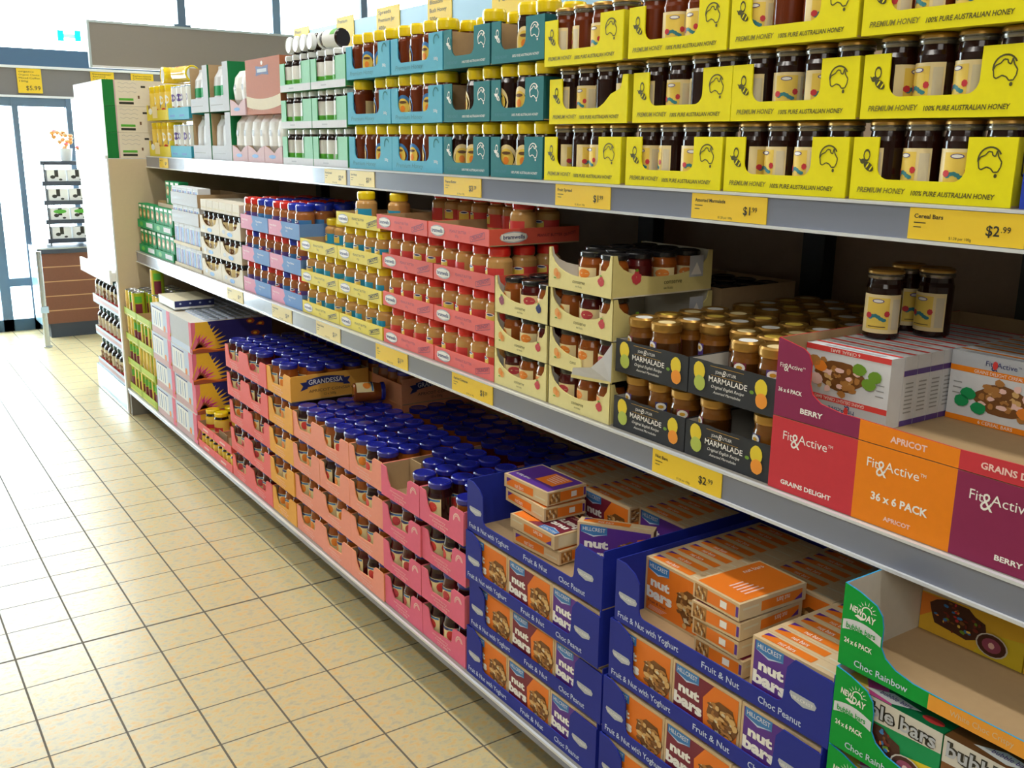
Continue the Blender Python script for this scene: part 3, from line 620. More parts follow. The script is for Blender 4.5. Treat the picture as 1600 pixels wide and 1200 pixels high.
def bag(key, w, h, d, x, y, z, label, group, rz=0):
    def f(b):
        rr = random.Random(hash(key) & 1023); pr = None
        for zz, sw, sd in ((0, 0.42, 0.5), (0.16, 0.5, 0.62), (0.34, 0.92, 0.95), (0.6, 1.0, 1.0), (0.85, 0.98, 0.75), (0.97, 0.98, 0.2), (1.0, 1.0, 0.08)):
            ring = []
            for i in range(14):
                a = 2*PI*i/14; cx, cy = math.cos(a), math.sin(a)
                ring.append((w/2*sw*math.copysign(abs(cx)**0.6, cx)*(1+rr.uniform(-0.05, 0.05)), d/2*sd*math.copysign(abs(cy)**0.7, cy)*(1+rr.uniform(-0.08, 0.08)), zz*h))
            if pr: b.add(pr+ring, [(i, (i+1) % 14, 14+(i+1) % 14, 14+i) for i in range(14)], 'plank_white', True)
            else: b.add(ring, [tuple(range(13, -1, -1))], 'plank_white')
            pr = ring
        b.add(pr, [tuple(range(14))], 'plank_white')
        b.flat([(-w*0.12, h*0.55), (w*0.12, h*0.55), (w*0.12, h*0.68), (-w*0.12, h*0.68)], -d/2-0.001, 'silver_ink')
    o = obj('white_bag', cached(('bag', key), f, 'white_bag'), (x, y, z), (0, 0, RF+rz)); return tag(o, label, 'bag', group)
def grey_dec(b, w, h): b.rect(0.02, w-0.09, 0.028, 0.032, -0.0006, 'grey_ink'); b.rect(0.03, 0.09, 0.046, 0.054, -0.0006, 'silver_ink')
GE = [5.10, 4.80]; gz = [Z3, Z3+0.222]
for ci in range(2):
    for ti in range(2):
        w = 0.285; yl = GE[ci]; where = f"{side_of(ci,2)} pale grey packet stack, {TIER[2][ti]}"
        prof = [(0, 0), (w, 0), (w, 0.216), (w-0.075, 0.216), (w-0.075, 0.075), (w-0.09, 0.066), (0.0, 0.066)]
        tray('greyp', w, 0.22, 0.216, prof, 'grey_card', 'leaf_side', grey_dec, XT, yl, gz[ti], f"pale grey display tray with green sides, {where}", 'tray', 'packet_tray', 'grey packet trays on the top shelf')
        for k in range(2): pouch(('g', ti), 0.096, 0.205, 0.07, 'white_card', 'leaf_card' if ti else None, XT+0.05, yl-0.055-0.1*k, gz[ti]+0.0035, f"white paper packet, {side_of(k,2)} one in {where}", 'white packets in the grey trays')
def mauve_dec(b, w, h): b.ell(w*0.45, 0.026, 0.04, 0.008, -0.0008, 'label_blue', 10)
VE = [4.505, 4.30, 4.095]
for ci in range(3):
    w = 0.2; where = f"{side_of(ci,3)} mauve tray on the top shelf"
    tray('mauve', w, 0.2, 0.07, [(0, 0), (w, 0), (w, 0.07), (w*0.75, 0.06), (w*0.55, 0.04), (w*0.25, 0.06), (0, 0.07)], 'mauve_card', 'mauve_card', mauve_dec, XT, VE[ci], Z3, f"low mauve tray of white bags, {where}", 'tray', 'bag_tray', 'mauve trays of white bags')
    for k in range(2): bag(k, 0.092, 0.195, 0.08, XT+0.05, VE[ci]-0.052-0.096*k, Z3+0.0035, f"crumpled white bag, {side_of(k,2)} one in {where}", 'white bags on the top shelf')
tray('mauve', 0.2, 0.2, 0.07, [(0, 0), (0.2, 0), (0.2, 0.07), (0.15, 0.06), (0.11, 0.04), (0.05, 0.06), (0, 0.07)], 'mauve_card', 'mauve_card', mauve_dec, XT, 4.505, Z3+0.2, 'low mauve tray of white bags stacked left of the big brown carton', 'tray', 'bag_tray', 'mauve trays of white bags')
for k in range(2): bag(k+2, 0.092, 0.19, 0.08, XT+0.05, 4.505-0.052-0.096*k, Z3+0.2035, f"crumpled white bag left of the big brown carton, {side_of(k,2)} of the pair", 'white bags on the top shelf')
def carton(name, w, d, h, m, dec, x, y, z, label, cat='box', group=None, rz=0, **faces):
    b = MB(); b.box(0, w, 0, d, 0, h, m, **faces); dec(b, w, h)
    return tag(obj(name, b.mesh(name), (x, y, z), (0, 0, RF+rz)), label, cat, group)
def brick_dec(b, w, h):
    n = 12; top = [(w*i/n, h*0.33+0.016*((2*i/n-1)**2)-0.012) for i in range(n+1)]
    b.flat(top+[(x, z-0.045) for x, z in reversed(top)], -0.0008, 'oat_card')
    cx, cz = w*0.5, h*0.78
    b.flat([(cx-0.075, cz-0.02), (cx, cz-0.014), (cx+0.075, cz-0.02), (cx+0.068, cz), (cx+0.075, cz+0.02), (cx, cz+0.014), (cx-0.075, cz+0.02), (cx-0.068, cz)], -0.0008, 'navy_ink')
    b.rect(cx-0.055, cx+0.055, cz-0.007, cz+0.007, -0.0013, 'silver_ink'); b.ell(cx, cz+0.03, 0.012, 0.009, -0.0008, 'white_ink', 8); b.text('12 x 500g', 0.03, 0.022, 0.010, 'oat_card')
# the big carton rests on the bags of the second and third tray: keep it on two hidden neighbours of the same height
carton('cardboard_carton', 0.40, 0.22, 0.225, 'brick_card', brick_dec, XT+0.005, 4.296, Z3+0.2, 'large plain brick orange carton with a navy emblem, above the white bags', 'box')
# drinking canisters, left end
def yel_dec(b, w, h): b.rect(0.12, 0.22, 0.012, 0.075, -0.0007, 'label_cream'); b.ell(0.08, 0.05, 0.04, 0.018, -0.0008, 'label_white', 10)
def skc_dec(b, w, h): b.rect(0.03, 0.12, 0.014, 0.024, -0.0008, 'label_blue'); b.rect(w*0.55, w*0.78, 0.014, 0.024, -0.0008, 'label_blue')
cz_ = [Z3, Z3+0.195]
for ti in range(2):
    w = 0.43; yl = 5.955; where = f"yellow canister stack at the far end, {TIER[2][ti]}"
    tray('yelc', w, 0.22, 0.085, rounded_cut(w, 0.085, 0.02, w-0.02, 0.055, 0.02), 'yellow_side', 'yellow_side', yel_dec, XT, yl, cz_[ti], f"yellow canister tray, {where}", 'tray', 'canister_tray', 'yellow canister trays on the top shelf')
    for k in range(4): can(XT+0.05, yl-0.055-0.106*k, cz_[ti]+0.0035, f"yellow drink canister, {ORD[k]} from left in {where}", 'yellow canisters in trays', 'drink', rz=random.uniform(-0.5, 0.5))
    w = 0.37; yl = 5.515; where = f"light blue canister stack, {TIER[2][ti]}"
    tray('skyc', w, 0.22, 0.06, [(0, 0), (w, 0), (w, 0.06), (0, 0.06)], 'sky_card', 'sky_side', skc_dec, XT, yl, cz_[ti], f"light blue canister tray, {where}", 'tray', 'canister_tray', 'light blue canister trays on the top shelf')
    for k in range(4): can(XT+0.05, yl-0.05-0.09*k, cz_[ti]+0.0035, f"pale blue drink canister, {ORD[k]} from left in {where}", 'pale blue canisters in trays', 'milk', rz=random.uniform(-0.5, 0.5))
can(XT+0.19, 5.62, cz_[1]+0.185+0.05, 'yellow canister lying on the left end stack, round orange lid facing the aisle', 'canisters lying on top', 'drink', tilt=(-PI/2, 0, PI/2))
can(XT+0.06, 5.50, cz_[1]+0.186+0.046, 'white and yellow canister lying lengthways beside the round lid, far end', 'canisters lying on top', 'drink', tilt=(-PI/2, 0, PI+0.15))
# right edge: blue trays with a white bottle
def blu_dec(b, w, h): b.ell(0.06, 0.03, 0.045, 0.012, -0.0008, 'label_white', 12); b.rect(0.03, 0.09, 0.026, 0.034, -0.0012, 'navy_ink')
for ti, zz in enumerate((Z3, Z3+0.145)):
    tray('bluer', 0.24, 0.2, 0.055, [(0, 0), (0.24, 0), (0.24, 0.055), (0, 0.055)], 'blue_card' if 0 else 'cobalt_side', 'cobalt_side', blu_dec, XT-0.003, 0.822, zz, f"cobalt blue tray beside the rightmost honey stack, {TIER[2][ti]}", 'tray', 'bottle_tray', 'cobalt trays at the right edge')
    for k in range(2):
        pouch(('wb', 1), 0.07, 0.128 if ti == 0 else 0.12, 0.07, 'milk_card', None, XT+0.045, 0.775-0.085*k, zz+0.0035, f"white plastic bottle, {side_of(k,2)} in the cobalt tray, {TIER[2][ti]}", 'white bottles at the right edge', 'plastic_bottle')
# ================================================================== MIDDLE SHELF
XM = X2+0.010
def pack(key, name, w, h, d, dec, m, x, y, z, label, group, rz=0, tilt=None, cat='packet', **faces):
    # upright packet, origin at the centre of its base
    def f(b):
        q = MB(); q.box(0, w, 0, d, 0, h, m, **faces); dec(q, w, h); b.merge(q, Matrix.Translation((-w/2, -d/2, 0)))
    o = obj(name, cached(('pack', key), f, name), (x, y, z), tilt or (0, 0, RF+rz)); return tag(o, label, cat, group)
def nutgreen_dec(b, w, h):
    b.ell(w*0.5, h*0.62, w*0.34, h*0.2, -0.0008, 'nut', 10, 0.15); b.ell(w*0.5, h*0.58, w*0.2, h*0.1, -0.0013, 'label_cream', 9, 0.1); b.rect(w*0.15, w*0.85, h*0.86, h*0.96, -0.0008, 'white_ink'); b.rect(w*0.2, w*0.5, h*0.1, h*0.3, -0.0008, 'label_white')
def leaf_dec(b, w, h): b.rect(w*0.55, w*0.93, h*0.25, h*0.8, -0.0008, 'white_card'); b.ell(w*0.25, h*0.5, w*0.1, h*0.3, -0.0008, 'label_green', 10)
for ci in range(2):
    for ti in range(2):
        w = 0.35; yl = 5.955-0.358*ci; zz = Z2+0.142*ti; where = f"{side_of(ci,2)} leaf green stack, {TIER[2][ti]}"
        tray('leaf', w, 0.24, 0.045, [(0, 0), (w, 0), (w, 0.045), (0, 0.045)], 'leaf_card', 'leaf_side', leaf_dec, XM, yl, zz, f"leaf green tray of packets, {where}", 'tray', 'packet_tray', 'leaf green trays on the middle shelf')
        for k in range(4): pack('nutg', 'snack_packet', 0.080, 0.132, 0.05, nutgreen_dec, 'leaf_card', XM+0.035, yl-0.048-0.085*k, zz+0.0035, f"green packet with brown picture, {ORD[k]} from left, {where}", 'green packets in leaf green trays')
for k in range(3): pack('nutg', 'snack_packet', 0.080, 0.132, 0.05, nutgreen_dec, 'grass_card', XM+0.035+0.065, 5.548-0.09*k, Z2+0.2825, f"green packet standing alone on the leaf green stack, {ORD[k]} from left", 'green packets atop the leaf green stack') if k < 3 else None
# the loose packets stand on a shallow tray laid over the lower packets
tray('leaf_flat', 0.35, 0.2, 0.03, [(0, 0), (0.35, 0), (0.35, 0.02), (0, 0.02)], 'kraft', 'kraft', lambda b, w, h: None, XM+0.03, 5.597, Z2+0.279, 'shallow kraft tray holding three loose green packets atop the right green stack', 'tray', 'packet_tray') 
# white brick cartons
def brickpack_dec(b, w, h):
    for q in range(2): b.rect(w*(0.12+0.4*q), w*(0.42+0.4*q), h*0.12, h*0.8, -0.0008, 'label_blue' if q else 'red_ink' if w > 0.0885 else 'label_purple')
    b.rect(w*0.05, w*0.95, h*0.86, h*0.93, -0.0008, 'silver_ink')
def greytray_dec(b, w, h): b.rect(0.04, w*0.45, h*0.45, h*0.62, -0.0007, 'silver_ink'); b.rect(0.0, w, h*0.12, h*0.16, -0.0008, 'silver_ink')
wz = [Z2, Z2+0.112, Z2+0.224, Z2+0.316]
for ti in range(4):
    w = 0.455; yl = 5.222; hh = [0.016, 0.016, 0.062, 0.062][ti]; ph = [0.106, 0.106, 0.086, 0.086][ti]
    tray(('wht', hh), w, 0.26, hh, [(0, 0), (w, 0), (w, hh), (0, hh)], 'grey_card' if ti > 1 else 'oat_card', 'kraft', greytray_dec if ti > 1 else (lambda b, w, h: None), XM, yl, wz[ti], f"pale carton tray in the white milk stack, {TIER[4][ti]}", 'tray', 'milk_tray', 'trays of the white carton stack')
    for k in range(5): pack(('wb', k % 2, ti > 1), 'milk_carton', 0.088 if k % 2 else 0.0875, ph, 0.06, brickpack_dec, 'white_card', XM+0.038, yl-0.047-0.0895*k, wz[ti]+0.0035, f"small white drink carton, {ORD[k]} from left, white milk stack, {TIER[4][ti]}", 'small white cartons')
# cream trays with dark lids
def oat_dec(b, w, h): b.ell(w*0.5, 0.018, 0.035, 0.010, -0.0008, 'label_blue', 10); b.ell(w*0.2, 0.025, 0.02, 0.01, -0.0008, 'silver_ink', 8)
def scoop(w, h, zc, edge=0.012, n=12):
    p = [(0, 0), (w, 0), (w, h), (w-edge, h)]; a0 = w/2-edge
    for i in range(1, n): 
        a = PI*i/n; p.append((w/2+a0*math.cos(a), h-(h-zc)*math.sin(a)**0.8))
    return p+[(edge, h), (0, h)]
for ci in range(2):
    for ti in range(3):
        w = 0.284; yl = 4.742-0.288*ci; zz = Z2+0.1035*ti; where = f"{side_of(ci,2)} pale cream stack, {TIER[3][ti]}"
        tray('oat', w, 0.24, 0.08, scoop(w, 0.08, 0.034, 0.035), 'milk_card', 'oat_card', oat_dec, XM, yl, zz, f"scooped pale cream jar tray, {where}", 'tray', 'spread_jar_tray', 'pale cream trays on the middle shelf')
        for k in range(4): jar('cream', XM+0.0405, yl-0.0385-0.069*k, zz+0.0035, f"dark-lidded spread jar, {ORD[k]} from left, {where}", 'dark-lidded jars in pale cream trays', rz=random.uniform(-0.5, 0.5)).scale = (0.96, 0.96, 1)
def tub_dec(b, w, h): b.rect(w*0.1, w*0.9, h*0.2, h*0.35, -0.0008, 'oat_card')
for r in range(2):
    for k in range(6): pack('tub', 'white_tub', 0.088, 0.05, 0.09, tub_dec, 'milk_card', XM+0.05+0.1*r, 4.69-0.092*k, Z2+0.3115, f"flat cream box atop the pale cream stack, {ORD[k]} from left, {['front','back'][r]} row", 'flat cream boxes atop the pale cream stack', cat='box')
# pink and blue peanut butter trays
def pinkblue_dec(b, w, h):
    b.flat([(w*0.47, 0), (w, 0), (w, h), (w*0.42, h), (w*0.46, h*0.6), (w*0.40, h*0.35)], -0.0008, 'blue_card')
    for xx in (0.06, 0.58): b.text('Peanut Butter', w*xx, h*0.6, 0.008, 'white_ink', w=w*0.22); b.text('375g', w*xx, h*0.4, 0.006, 'white_ink')
for ci in range(2):
    for ti in range(3):
        w = 0.326; yl = 4.156-0.330*ci; zz = Z2+0.1345*ti; where = f"{side_of(ci,2)} pink and blue stack, {TIER[3][ti]}"
        tray('pnkb', w, 0.33, 0.06, [(0, 0), (w, 0), (w, 0.06), (0, 0.06)], 'pink_card', 'blue_card', pinkblue_dec, XM, yl, zz, f"half pink half blue peanut butter tray, {where}", 'tray', 'peanut_butter_tray', 'pink and blue trays on the middle shelf')
        for r in range(4 if ti == 2 else 1):
            for k in range(4):
                red = (k < 2) if ci == 0 else (k < 2 if r else k < 2)
                if ti < 2: red = [True, True, False, True][k] if ti == ci else [True, False, True, True][k]
                jar('pb_red' if red else 'pb_blue', XM+0.0425+0.079*r, yl-0.0435-0.0797*k, zz+0.0035, f"{'red' if red else 'blue'}-lidded peanut butter jar, {ORD[k]} from left"+(f", {ORD[r]} row" if ti == 2 else '')+f", {where}", 'peanut butter jars in pink and blue trays', rz=random.uniform(-0.6, 0.6))
# yellow and salmon-red peanut butter trays
def brand_oval(b, cx, cz, w, h, y=-0.0010):
    b.ell(cx, cz, w*0.56, h*0.62, y, 'silver_ink', 16); b.flat([(cx-w/2, cz+h*0.34), (cx, cz+h*0.5), (cx+w/2, cz+h*0.34), (cx+w/2, cz-h*0.3), (cx, cz-h*0.5), (cx-w/2, cz-h*0.3)], y-0.0006, 'white_ink')
    b.text('bramwells', cx, cz-h*0.17, h*0.42, 'navy_ink', y=y-0.0012, al='c', w=w*0.86, bold=0.02)
def pbt_dec(ink, word):
    def f(b, w, h):
        brand_oval(b, w*0.17, h*0.5, w*0.22, h*0.58)
        b.text('PEANUT BUTTER', w*0.38, h*0.52, 0.0075, ink, w=w*0.27); b.text('375g', w*0.47, h*0.25, 0.0065, ink)
        b.text(word, w*0.74, h*0.22, 0.009, ink, w=w*0.19, ang=0.25, bold=0.03); stroke(b, [(w*0.72, h*0.12), (w*0.94, h*0.45), (w*0.93, h*0.8), (w*0.71, h*0.42)], 0.0018, -0.001, ink)
    return f
def pbs_dec(ink):
    def f(b, d, h): brand_oval(b, d*0.26, h*0.5, d*0.27, h*0.55); b.text('PEANUT BUTTER', d*0.52, h*0.45, 0.008, ink, w=d*0.28); b.text('CRUNCHY', d*0.82, h*0.4, 0.008, ink, w=d*0.14, ang=0.2)
    return f
for ci in range(2):
    for ti in range(4):
        if ti == 3 and ci == 0: continue
        w = 0.334; yl = 3.498-0.338*ci; zz = Z2+0.118*ti+(0.0015 if ti == 3 else 0); where = f"{side_of(ci,2)} yellow peanut butter stack, {TIER[4][ti]}"
        tray('pby', w, 0.30, 0.045, [(0, 0), (w, 0), (w, 0.045), (0, 0.045)], 'yellow_card', 'yellow_side', pbt_dec('ink', 'SMOOTH'), XM, yl, zz, f"low yellow cardboard tray, {where}", 'tray', 'peanut_butter_tray', 'yellow peanut butter trays', side_decor=pbs_dec('ink'))
        for r in range(2 if ti == 2 else 1):
            for k in range(4):
                if ti == 3 or (ti == 2 and ci == 0 and r == 0): continue
                jar('pb_yellow', XM+0.0435+0.08*r, yl-0.045-0.0812*k, zz+0.0035, f"yellow-lidded jar, {ORD[k]} from left, {['front','second'][r]} row, {where}", 'yellow-lidded peanut butter jars', rz=random.uniform(-0.9, 0.9))
jar('pb_yellow', XM+0.05, 3.025, Z2+0.3595, 'yellow-lidded jar standing alone in the topmost yellow tray, left one', 'yellow-lidded peanut butter jars', rz=0.1)
jar('pb_yellow', XM+0.10, 2.885, Z2+0.3595, 'yellow-lidded jar standing alone in the topmost yellow tray, right one', 'yellow-lidded peanut butter jars', rz=-0.3)
pr = 0.1225
for ci in range(2):
    for ti in range(4):
        w = 0.326; yl = 2.815-0.332*ci - (0.0 if ti < 3 else -0.006); zz = Z2+pr*ti; where = f"{side_of(ci,2)} salmon red stack, {TIER[4][ti]}"
        tray('pbr', w, 0.30, 0.045, [(0, 0), (w, 0), (w, 0.045), (0, 0.045)], 'red_card', 'red_side', pbt_dec('plum_ink', 'CRUNCHY'), XM-(0.014 if ti == 3 else 0), yl, zz, f"low salmon red cardboard tray, {where}", 'tray', 'peanut_butter_tray', 'salmon red peanut butter trays', side_decor=pbs_dec('maroon_ink'))
        for r in range(3):
            for k in range(4):
                if ti < 3 and r > 0 and not (ci == 1 and k == 3): continue
                if ti == 3 and ci == 0 and r < 2: continue
                if ti == 3 and ci == 1 and (r == 0 or (r == 1 and k < 3)): continue
                jar('pb_crimson', XM+0.0435+0.081*r, yl-0.0435-0.0797*k, zz+0.0035, f"red-lidded peanut butter jar, {ORD[k]} from left, {['front','second','third'][r]} row, {where}", 'red-lidded peanut butter jars', rz=random.uniform(-0.9, 0.9))
# cream conserve trays with scooped sides
def fruit_l(b, cx, cz, s):
    b.ell(cx-s*0.3, cz+s*0.2, s*0.75, s*0.8, -0.0008, 'peach', 12, 0.06); b.ell(cx+s*0.4, cz-s*0.25, s*0.7, s*0.7, -0.0013, 'peach', 12, 0.06); b.ell(cx+s*0.2, cz-s*0.1, s*0.3, s*0.5, -0.0018, 'label_orange', 8); b.ell(cx-s*0.5, cz-s*0.8, s*0.4, s*0.15, -0.0018, 'leaf_ink', 7)
def fruit_r(b, cx, cz, s, m='berry'):
    for dx, dz in ((-0.5, 0), (0.45, 0.05), (0, 0.6), (0.0, -0.6), (-0.35, -0.35), (0.4, -0.4)): b.ell(cx+s*dx, cz+s*dz, s*0.48, s*0.48, -0.0008-abs(dx)*0.0008, m, 9, 0.1)
    b.ell(cx, cz+s*1.0, s*0.35, s*0.2, -0.0018, 'leaf_ink', 7)
def cons_dec(v):
    def f(b, w, h):
        (fruit_l if v == 0 else lambda b, x, z, s: fruit_r(b, x, z, s, 'plum_ink'))(b, 0.036, 0.035, 0.013)
        fruit_r(b, w-0.04, 0.036, 0.012, 'berry' if v == 0 else 'navy_ink')
        b.text('conserve', w*0.5, 0.020, 0.009, 'dark_ink', al='c', shear=0.2); b.text('six fruits', w*0.5, 0.011, 0.005, 'dark_ink', al='c')
    return f
def cons_side(b, d, h): fruit_r(b, 0.07, 0.045, 0.016); b.text('conserve', d*0.5, 0.024, 0.011, 'dark_ink'); b.text('six fruits', d*0.5, 0.012, 0.006, 'dark_ink'); b.rect(d-0.075, d-0.03, 0.035, 0.085, -0.0008, 'silver_ink'); b.flat([(d-0.07, 0.04), (d-0.035, 0.04), (d-0.052, 0.07)], -0.0012, 'white_ink')
for ci in range(2):
    for ti in range(3+ci):
        w = 0.243; yl = 2.154-0.248*ci; zz = Z2+0.0985*ti; nt_ = 3+ci; where = f"{side_of(ci,2)} cream conserve stack, {TIER[nt_][ti]}"
        xo = XM-0.002+(-0.006 if ti == 3 else 0); dd = 0.31
        v = 1 if (ci == 0 and ti == 2) else 0
        prof = scoop(w, 0.096, 0.036, 0.010); key = ('cons', v)
        if ci == 1 and ti == 1: prof = [(0, 0), (0.135, 0), (0.128, 0.034)]+[q for q in scoop(w, 0.096, 0.036, 0.010) if 0 < q[0] < 0.125 and q[1] > 0.03]+[(0.010, 0.096), (0, 0.096)]; key = 'cons_torn'
        o = tray(key, w, dd, 0.096, prof, 'cream_card', 'cream_side', cons_dec(v) if key != 'cons_torn' else (lambda b, w, h: (fruit_l(b, 0.036, 0.035, 0.013), b.text('cons', 0.10, 0.020, 0.009, 'dark_ink', al='c', shear=0.2))), xo, yl, zz, f"cream cardboard conserve tray with scooped front, {where}"+(", torn open" if key == 'cons_torn' else ''), 'tray', 'conserve_tray', 'cream conserve trays', side_decor=cons_side, inner='inner_card', side_prof=lambda d, h: scoop(d, h, 0.042, 0.012))
        if key == 'cons_torn':
            def fl(b):
                P = [(0.128, 0, 0.036), (0.243, 0, 0.0), (0.243, 0.0, 0.096), (0.222, -0.012, 0.060), (0.16, -0.035, 0.030), (0.105, -0.055, 0.022)]
                P = [(0.243, 0, 0.004), (0.243, 0, 0.094), (0.228, -0.014, 0.062), (0.20, -0.024, 0.034), (0.145, -0.034, 0.024), (0.135, -0.030, 0.004)]
                b.add(P, [(0, 1, 2), (0, 2, 3), (0, 3, 4), (0, 4, 5)], 'white_card'); b.add([(x, y-0.0015, z) for x, y, z in P], [(2, 1, 0), (3, 2, 0), (4, 3, 0), (5, 4, 0)], 'white_card')
                Q = [(0.135, -0.033, 0.006), (0.243, -0.003, 0.006), (0.243, -0.003, 0.0), (0.135, -0.033, -0.002)]; b.poly(Q, 'cream_card')
            f_ = obj('torn_flap', cached('torn_flap', fl, 'torn_flap'), parent=o); f_['label'] = 'torn white flap folded outward'
        top = (ti == 2+ci)
        for r in range(4 if top else 2):
            for k in range(3):
                if r == 1 and not top and not (ci == 1 and ti == 1): continue
                kind = 'conserve' if (k+r+ti) % 3 else 'conserve_red'
                if top and ci == 1 and r == 0 and k == 0: continue
                jar(kind, xo+0.042+0.0755*r, yl-0.046-0.0755*k, zz+0.0035, f"black-lidded conserve jar, {ORD[k]} from left, {ORD[r]} row, {where}", 'black-lidded conserve jars', rz=random.uniform(-0.8, 0.8))
# darker jars on a tray behind the conserve stacks
for ci in range(2):
    for ti in range(3):
        tray('backc', 0.243, 0.27, 0.0975, [(0, 0), (0.243, 0), (0.243, 0.0975), (0, 0.0975)], 'kraft', 'kraft', lambda b, w, h: None, XM+0.34, 2.154-0.248*ci, Z2+0.0985*ti, f"plain brown jar tray behind the {side_of(ci,2)} cream conserve stack, {TIER[3][ti]}", 'tray', 'conserve_tray', 'plain trays behind the conserve stacks')
    for r in range(3):
        for k in range(3):
            jar('conserve', XM+0.34+0.06+0.0755*r, 2.154-0.248*ci-0.046-0.0755*k, Z2+0.197+0.0035, f"black-lidded jar in shade, {ORD[k]} from left, {ORD[r]} row behind the {side_of(ci,2)} conserve stack", 'black-lidded jars in shade behind', with_label=False)
# black marmalade trays
def citrus(b, x, z, s, low, lowm):
    b.ell(x, z+s*0.5, s*0.62, s*0.75, -0.0008, 'lemon', 14, 0.03); b.ell(x+s*0.12, z-s*0.45, s*0.6, s*0.62, -0.0014, lowm, 14, 0.03); b.ell(x+s*0.12, z-s*0.42, s*0.3, s*0.32, -0.0019, low, 10)
def marm_dec(b, w, h):
    citrus(b, 0.030, 0.040, 0.026, 'label_white' if 0 else 'lime', 'lime'); citrus(b, w-0.036, 0.037, 0.025, 'orange_fruit', 'orange_fruit'); b.ell(w-0.058, 0.038, 0.006, 0.004, -0.0016, 'leaf_ink', 6)
    b.text('JOHN', 0.075, 0.056, 0.006, 'white_ink', w=0.018); b.text('B', 0.094, 0.053, 0.012, 'white_ink', shear=0.3); b.text('UTLER', 0.106, 0.056, 0.006, 'white_ink', w=0.025)
    b.text('MARMALADE', 0.058, 0.037, 0.0115, 'white_ink', w=0.103, bold=0.01)
    b.text('Original English Recipe', 0.066, 0.025, 0.0065, 'white_ink', w=0.088, shear=0.35); b.text('Assorted Marmalades', 0.072, 0.014, 0.0055, 'white_ink', w=0.074, shear=0.35)
    b.rect(0.060, 0.150, 0.0685, 0.0693, -0.0008, 'gold_ink'); b.rect(0.064, 0.148, 0.0505, 0.0511, -0.0008, 'gold_ink')
rgh = random.Random(3)
for ci in range(2):
    for ti in range(2):
        w = 0.2315; yl = 1.652-0.2345*ci; zz = Z2+0.1325*ti; where = f"{side_of(ci,2)} black marmalade stack, {TIER[2][ti]}"
        prof = [(0, 0), (w, 0)]+[(w-w*i/14, 0.075+rgh.uniform(-0.0012, 0.0012)) for i in range(15)]
        tray(('mar', ci, ti), w, 0.31, 0.075, prof, 'black_card', 'black_side', marm_dec, XM, yl, zz, f"black cardboard marmalade tray printed with lemons and oranges, {where}", 'tray', 'marmalade_tray', 'black marmalade trays', inner='inner_card')
        for r in range(4 if ti else 1):
            for k in range(3):
                if ti == 1 and ci == 1 and r == 0 and k == 0: continue
                if ti == 1 and ci == 0 and r == 0 and k == 2: continue
                if ti == 0 and ci == 1 and k == 1: continue
                kind = ['marm_purple', 'marm_red', 'marm_blue'][(k*2+r+ci+ti) % 3]
                jar(kind, XM+0.043+0.0745*r, yl-0.0425-0.0735*k, zz+0.0035, f"gold-lidded marmalade jar, {ORD[k]} from left, {ORD[r]} row, {where}", 'gold-lidded marmalade jars', rz=random.uniform(-0.5, 0.7))
    for ti in range(2):
        tray('marb', 0.2315, 0.31, 0.131 if ti == 0 else 0.075, [(0, 0), (0.2315, 0), (0.2315, 0.131 if ti == 0 else 0.075), (0, 0.131 if ti == 0 else 0.075)], 'inner_card', 'black_side', lambda b, w, h: None, XM+0.33, 1.652-0.2345*ci, Z2+0.1325*ti, f"marmalade tray behind the {side_of(ci,2)} black marmalade stack, {TIER[2][ti]}", 'tray', 'marmalade_tray', 'marmalade trays further back', inner='inner_card') if ti else carton('marmalade_tray', 0.2315, 0.31, 0.131, 'black_card', lambda b, w, h: None, XM+0.33, 1.652-0.2345*ci, Z2, f"closed black marmalade carton behind the {side_of(ci,2)} black stack, bottom tier", 'tray', 'marmalade trays further back')
    for r in range(4):
        for k in range(3):
            jar(['marm_purple', 'marm_red', 'marm_blue'][(k+r) % 3], XM+0.33+0.043+0.0745*r, 1.652-0.2345*ci-0.0425-0.0735*k, Z2+0.136, f"gold-lidded marmalade jar, {ORD[k]} from left, row {5+r} back, {side_of(ci,2)} black marmalade stack", 'gold-lidded marmalade jars', with_label=False)
# cereal bar cartons: printed box below, cut display tray above
WF = 0.583
def fa(b, x, z, s, m='white_ink'):
    b.text('Fit', x, z, s, m, w=s*1.35); b.text('&', x+s*1.15, z-s*0.75, s*1.75, m, w=s*1.25); b.text('Active', x+s*2.15, z, s, m, w=s*3.9); b.text('TM', x+s*6.15, z+s*0.55, s*0.35, m)
def fit_low(b, w, h):
    for x0, x1, m in ((0, 0.190, 'crimson_card'), (0.190, 0.376, 'tangerine_card'), (0.376, w, 'plum_card')): b.rect(x0, x1, 0, h, -0.0005, m)
    for x in (0.028, 0.212, 0.400): fa(b, x, h-0.040, 0.0165)
    b.text('GRAINS DELIGHT', 0.030, 0.014, 0.0085, 'white_ink', w=0.115, bold=0.03); b.text('APRICOT', 0.254, 0.014, 0.0075, 'pale_ink', w=0.052, bold=0.03); b.text('BERRY', 0.452, 0.016, 0.0085, 'white_ink', w=0.045, bold=0.03)
    b.text('36 x 6 PACK', 0.226, 0.045, 0.0135, 'white_ink', w=0.108, bold=0.03)
carton('cereal_bar_carton', WF, 0.58, 0.141, 'kraft', fit_low, XM-0.006, 1.183, Z2, 'closed carton with red, orange and plum panels on the middle shelf', 'box')
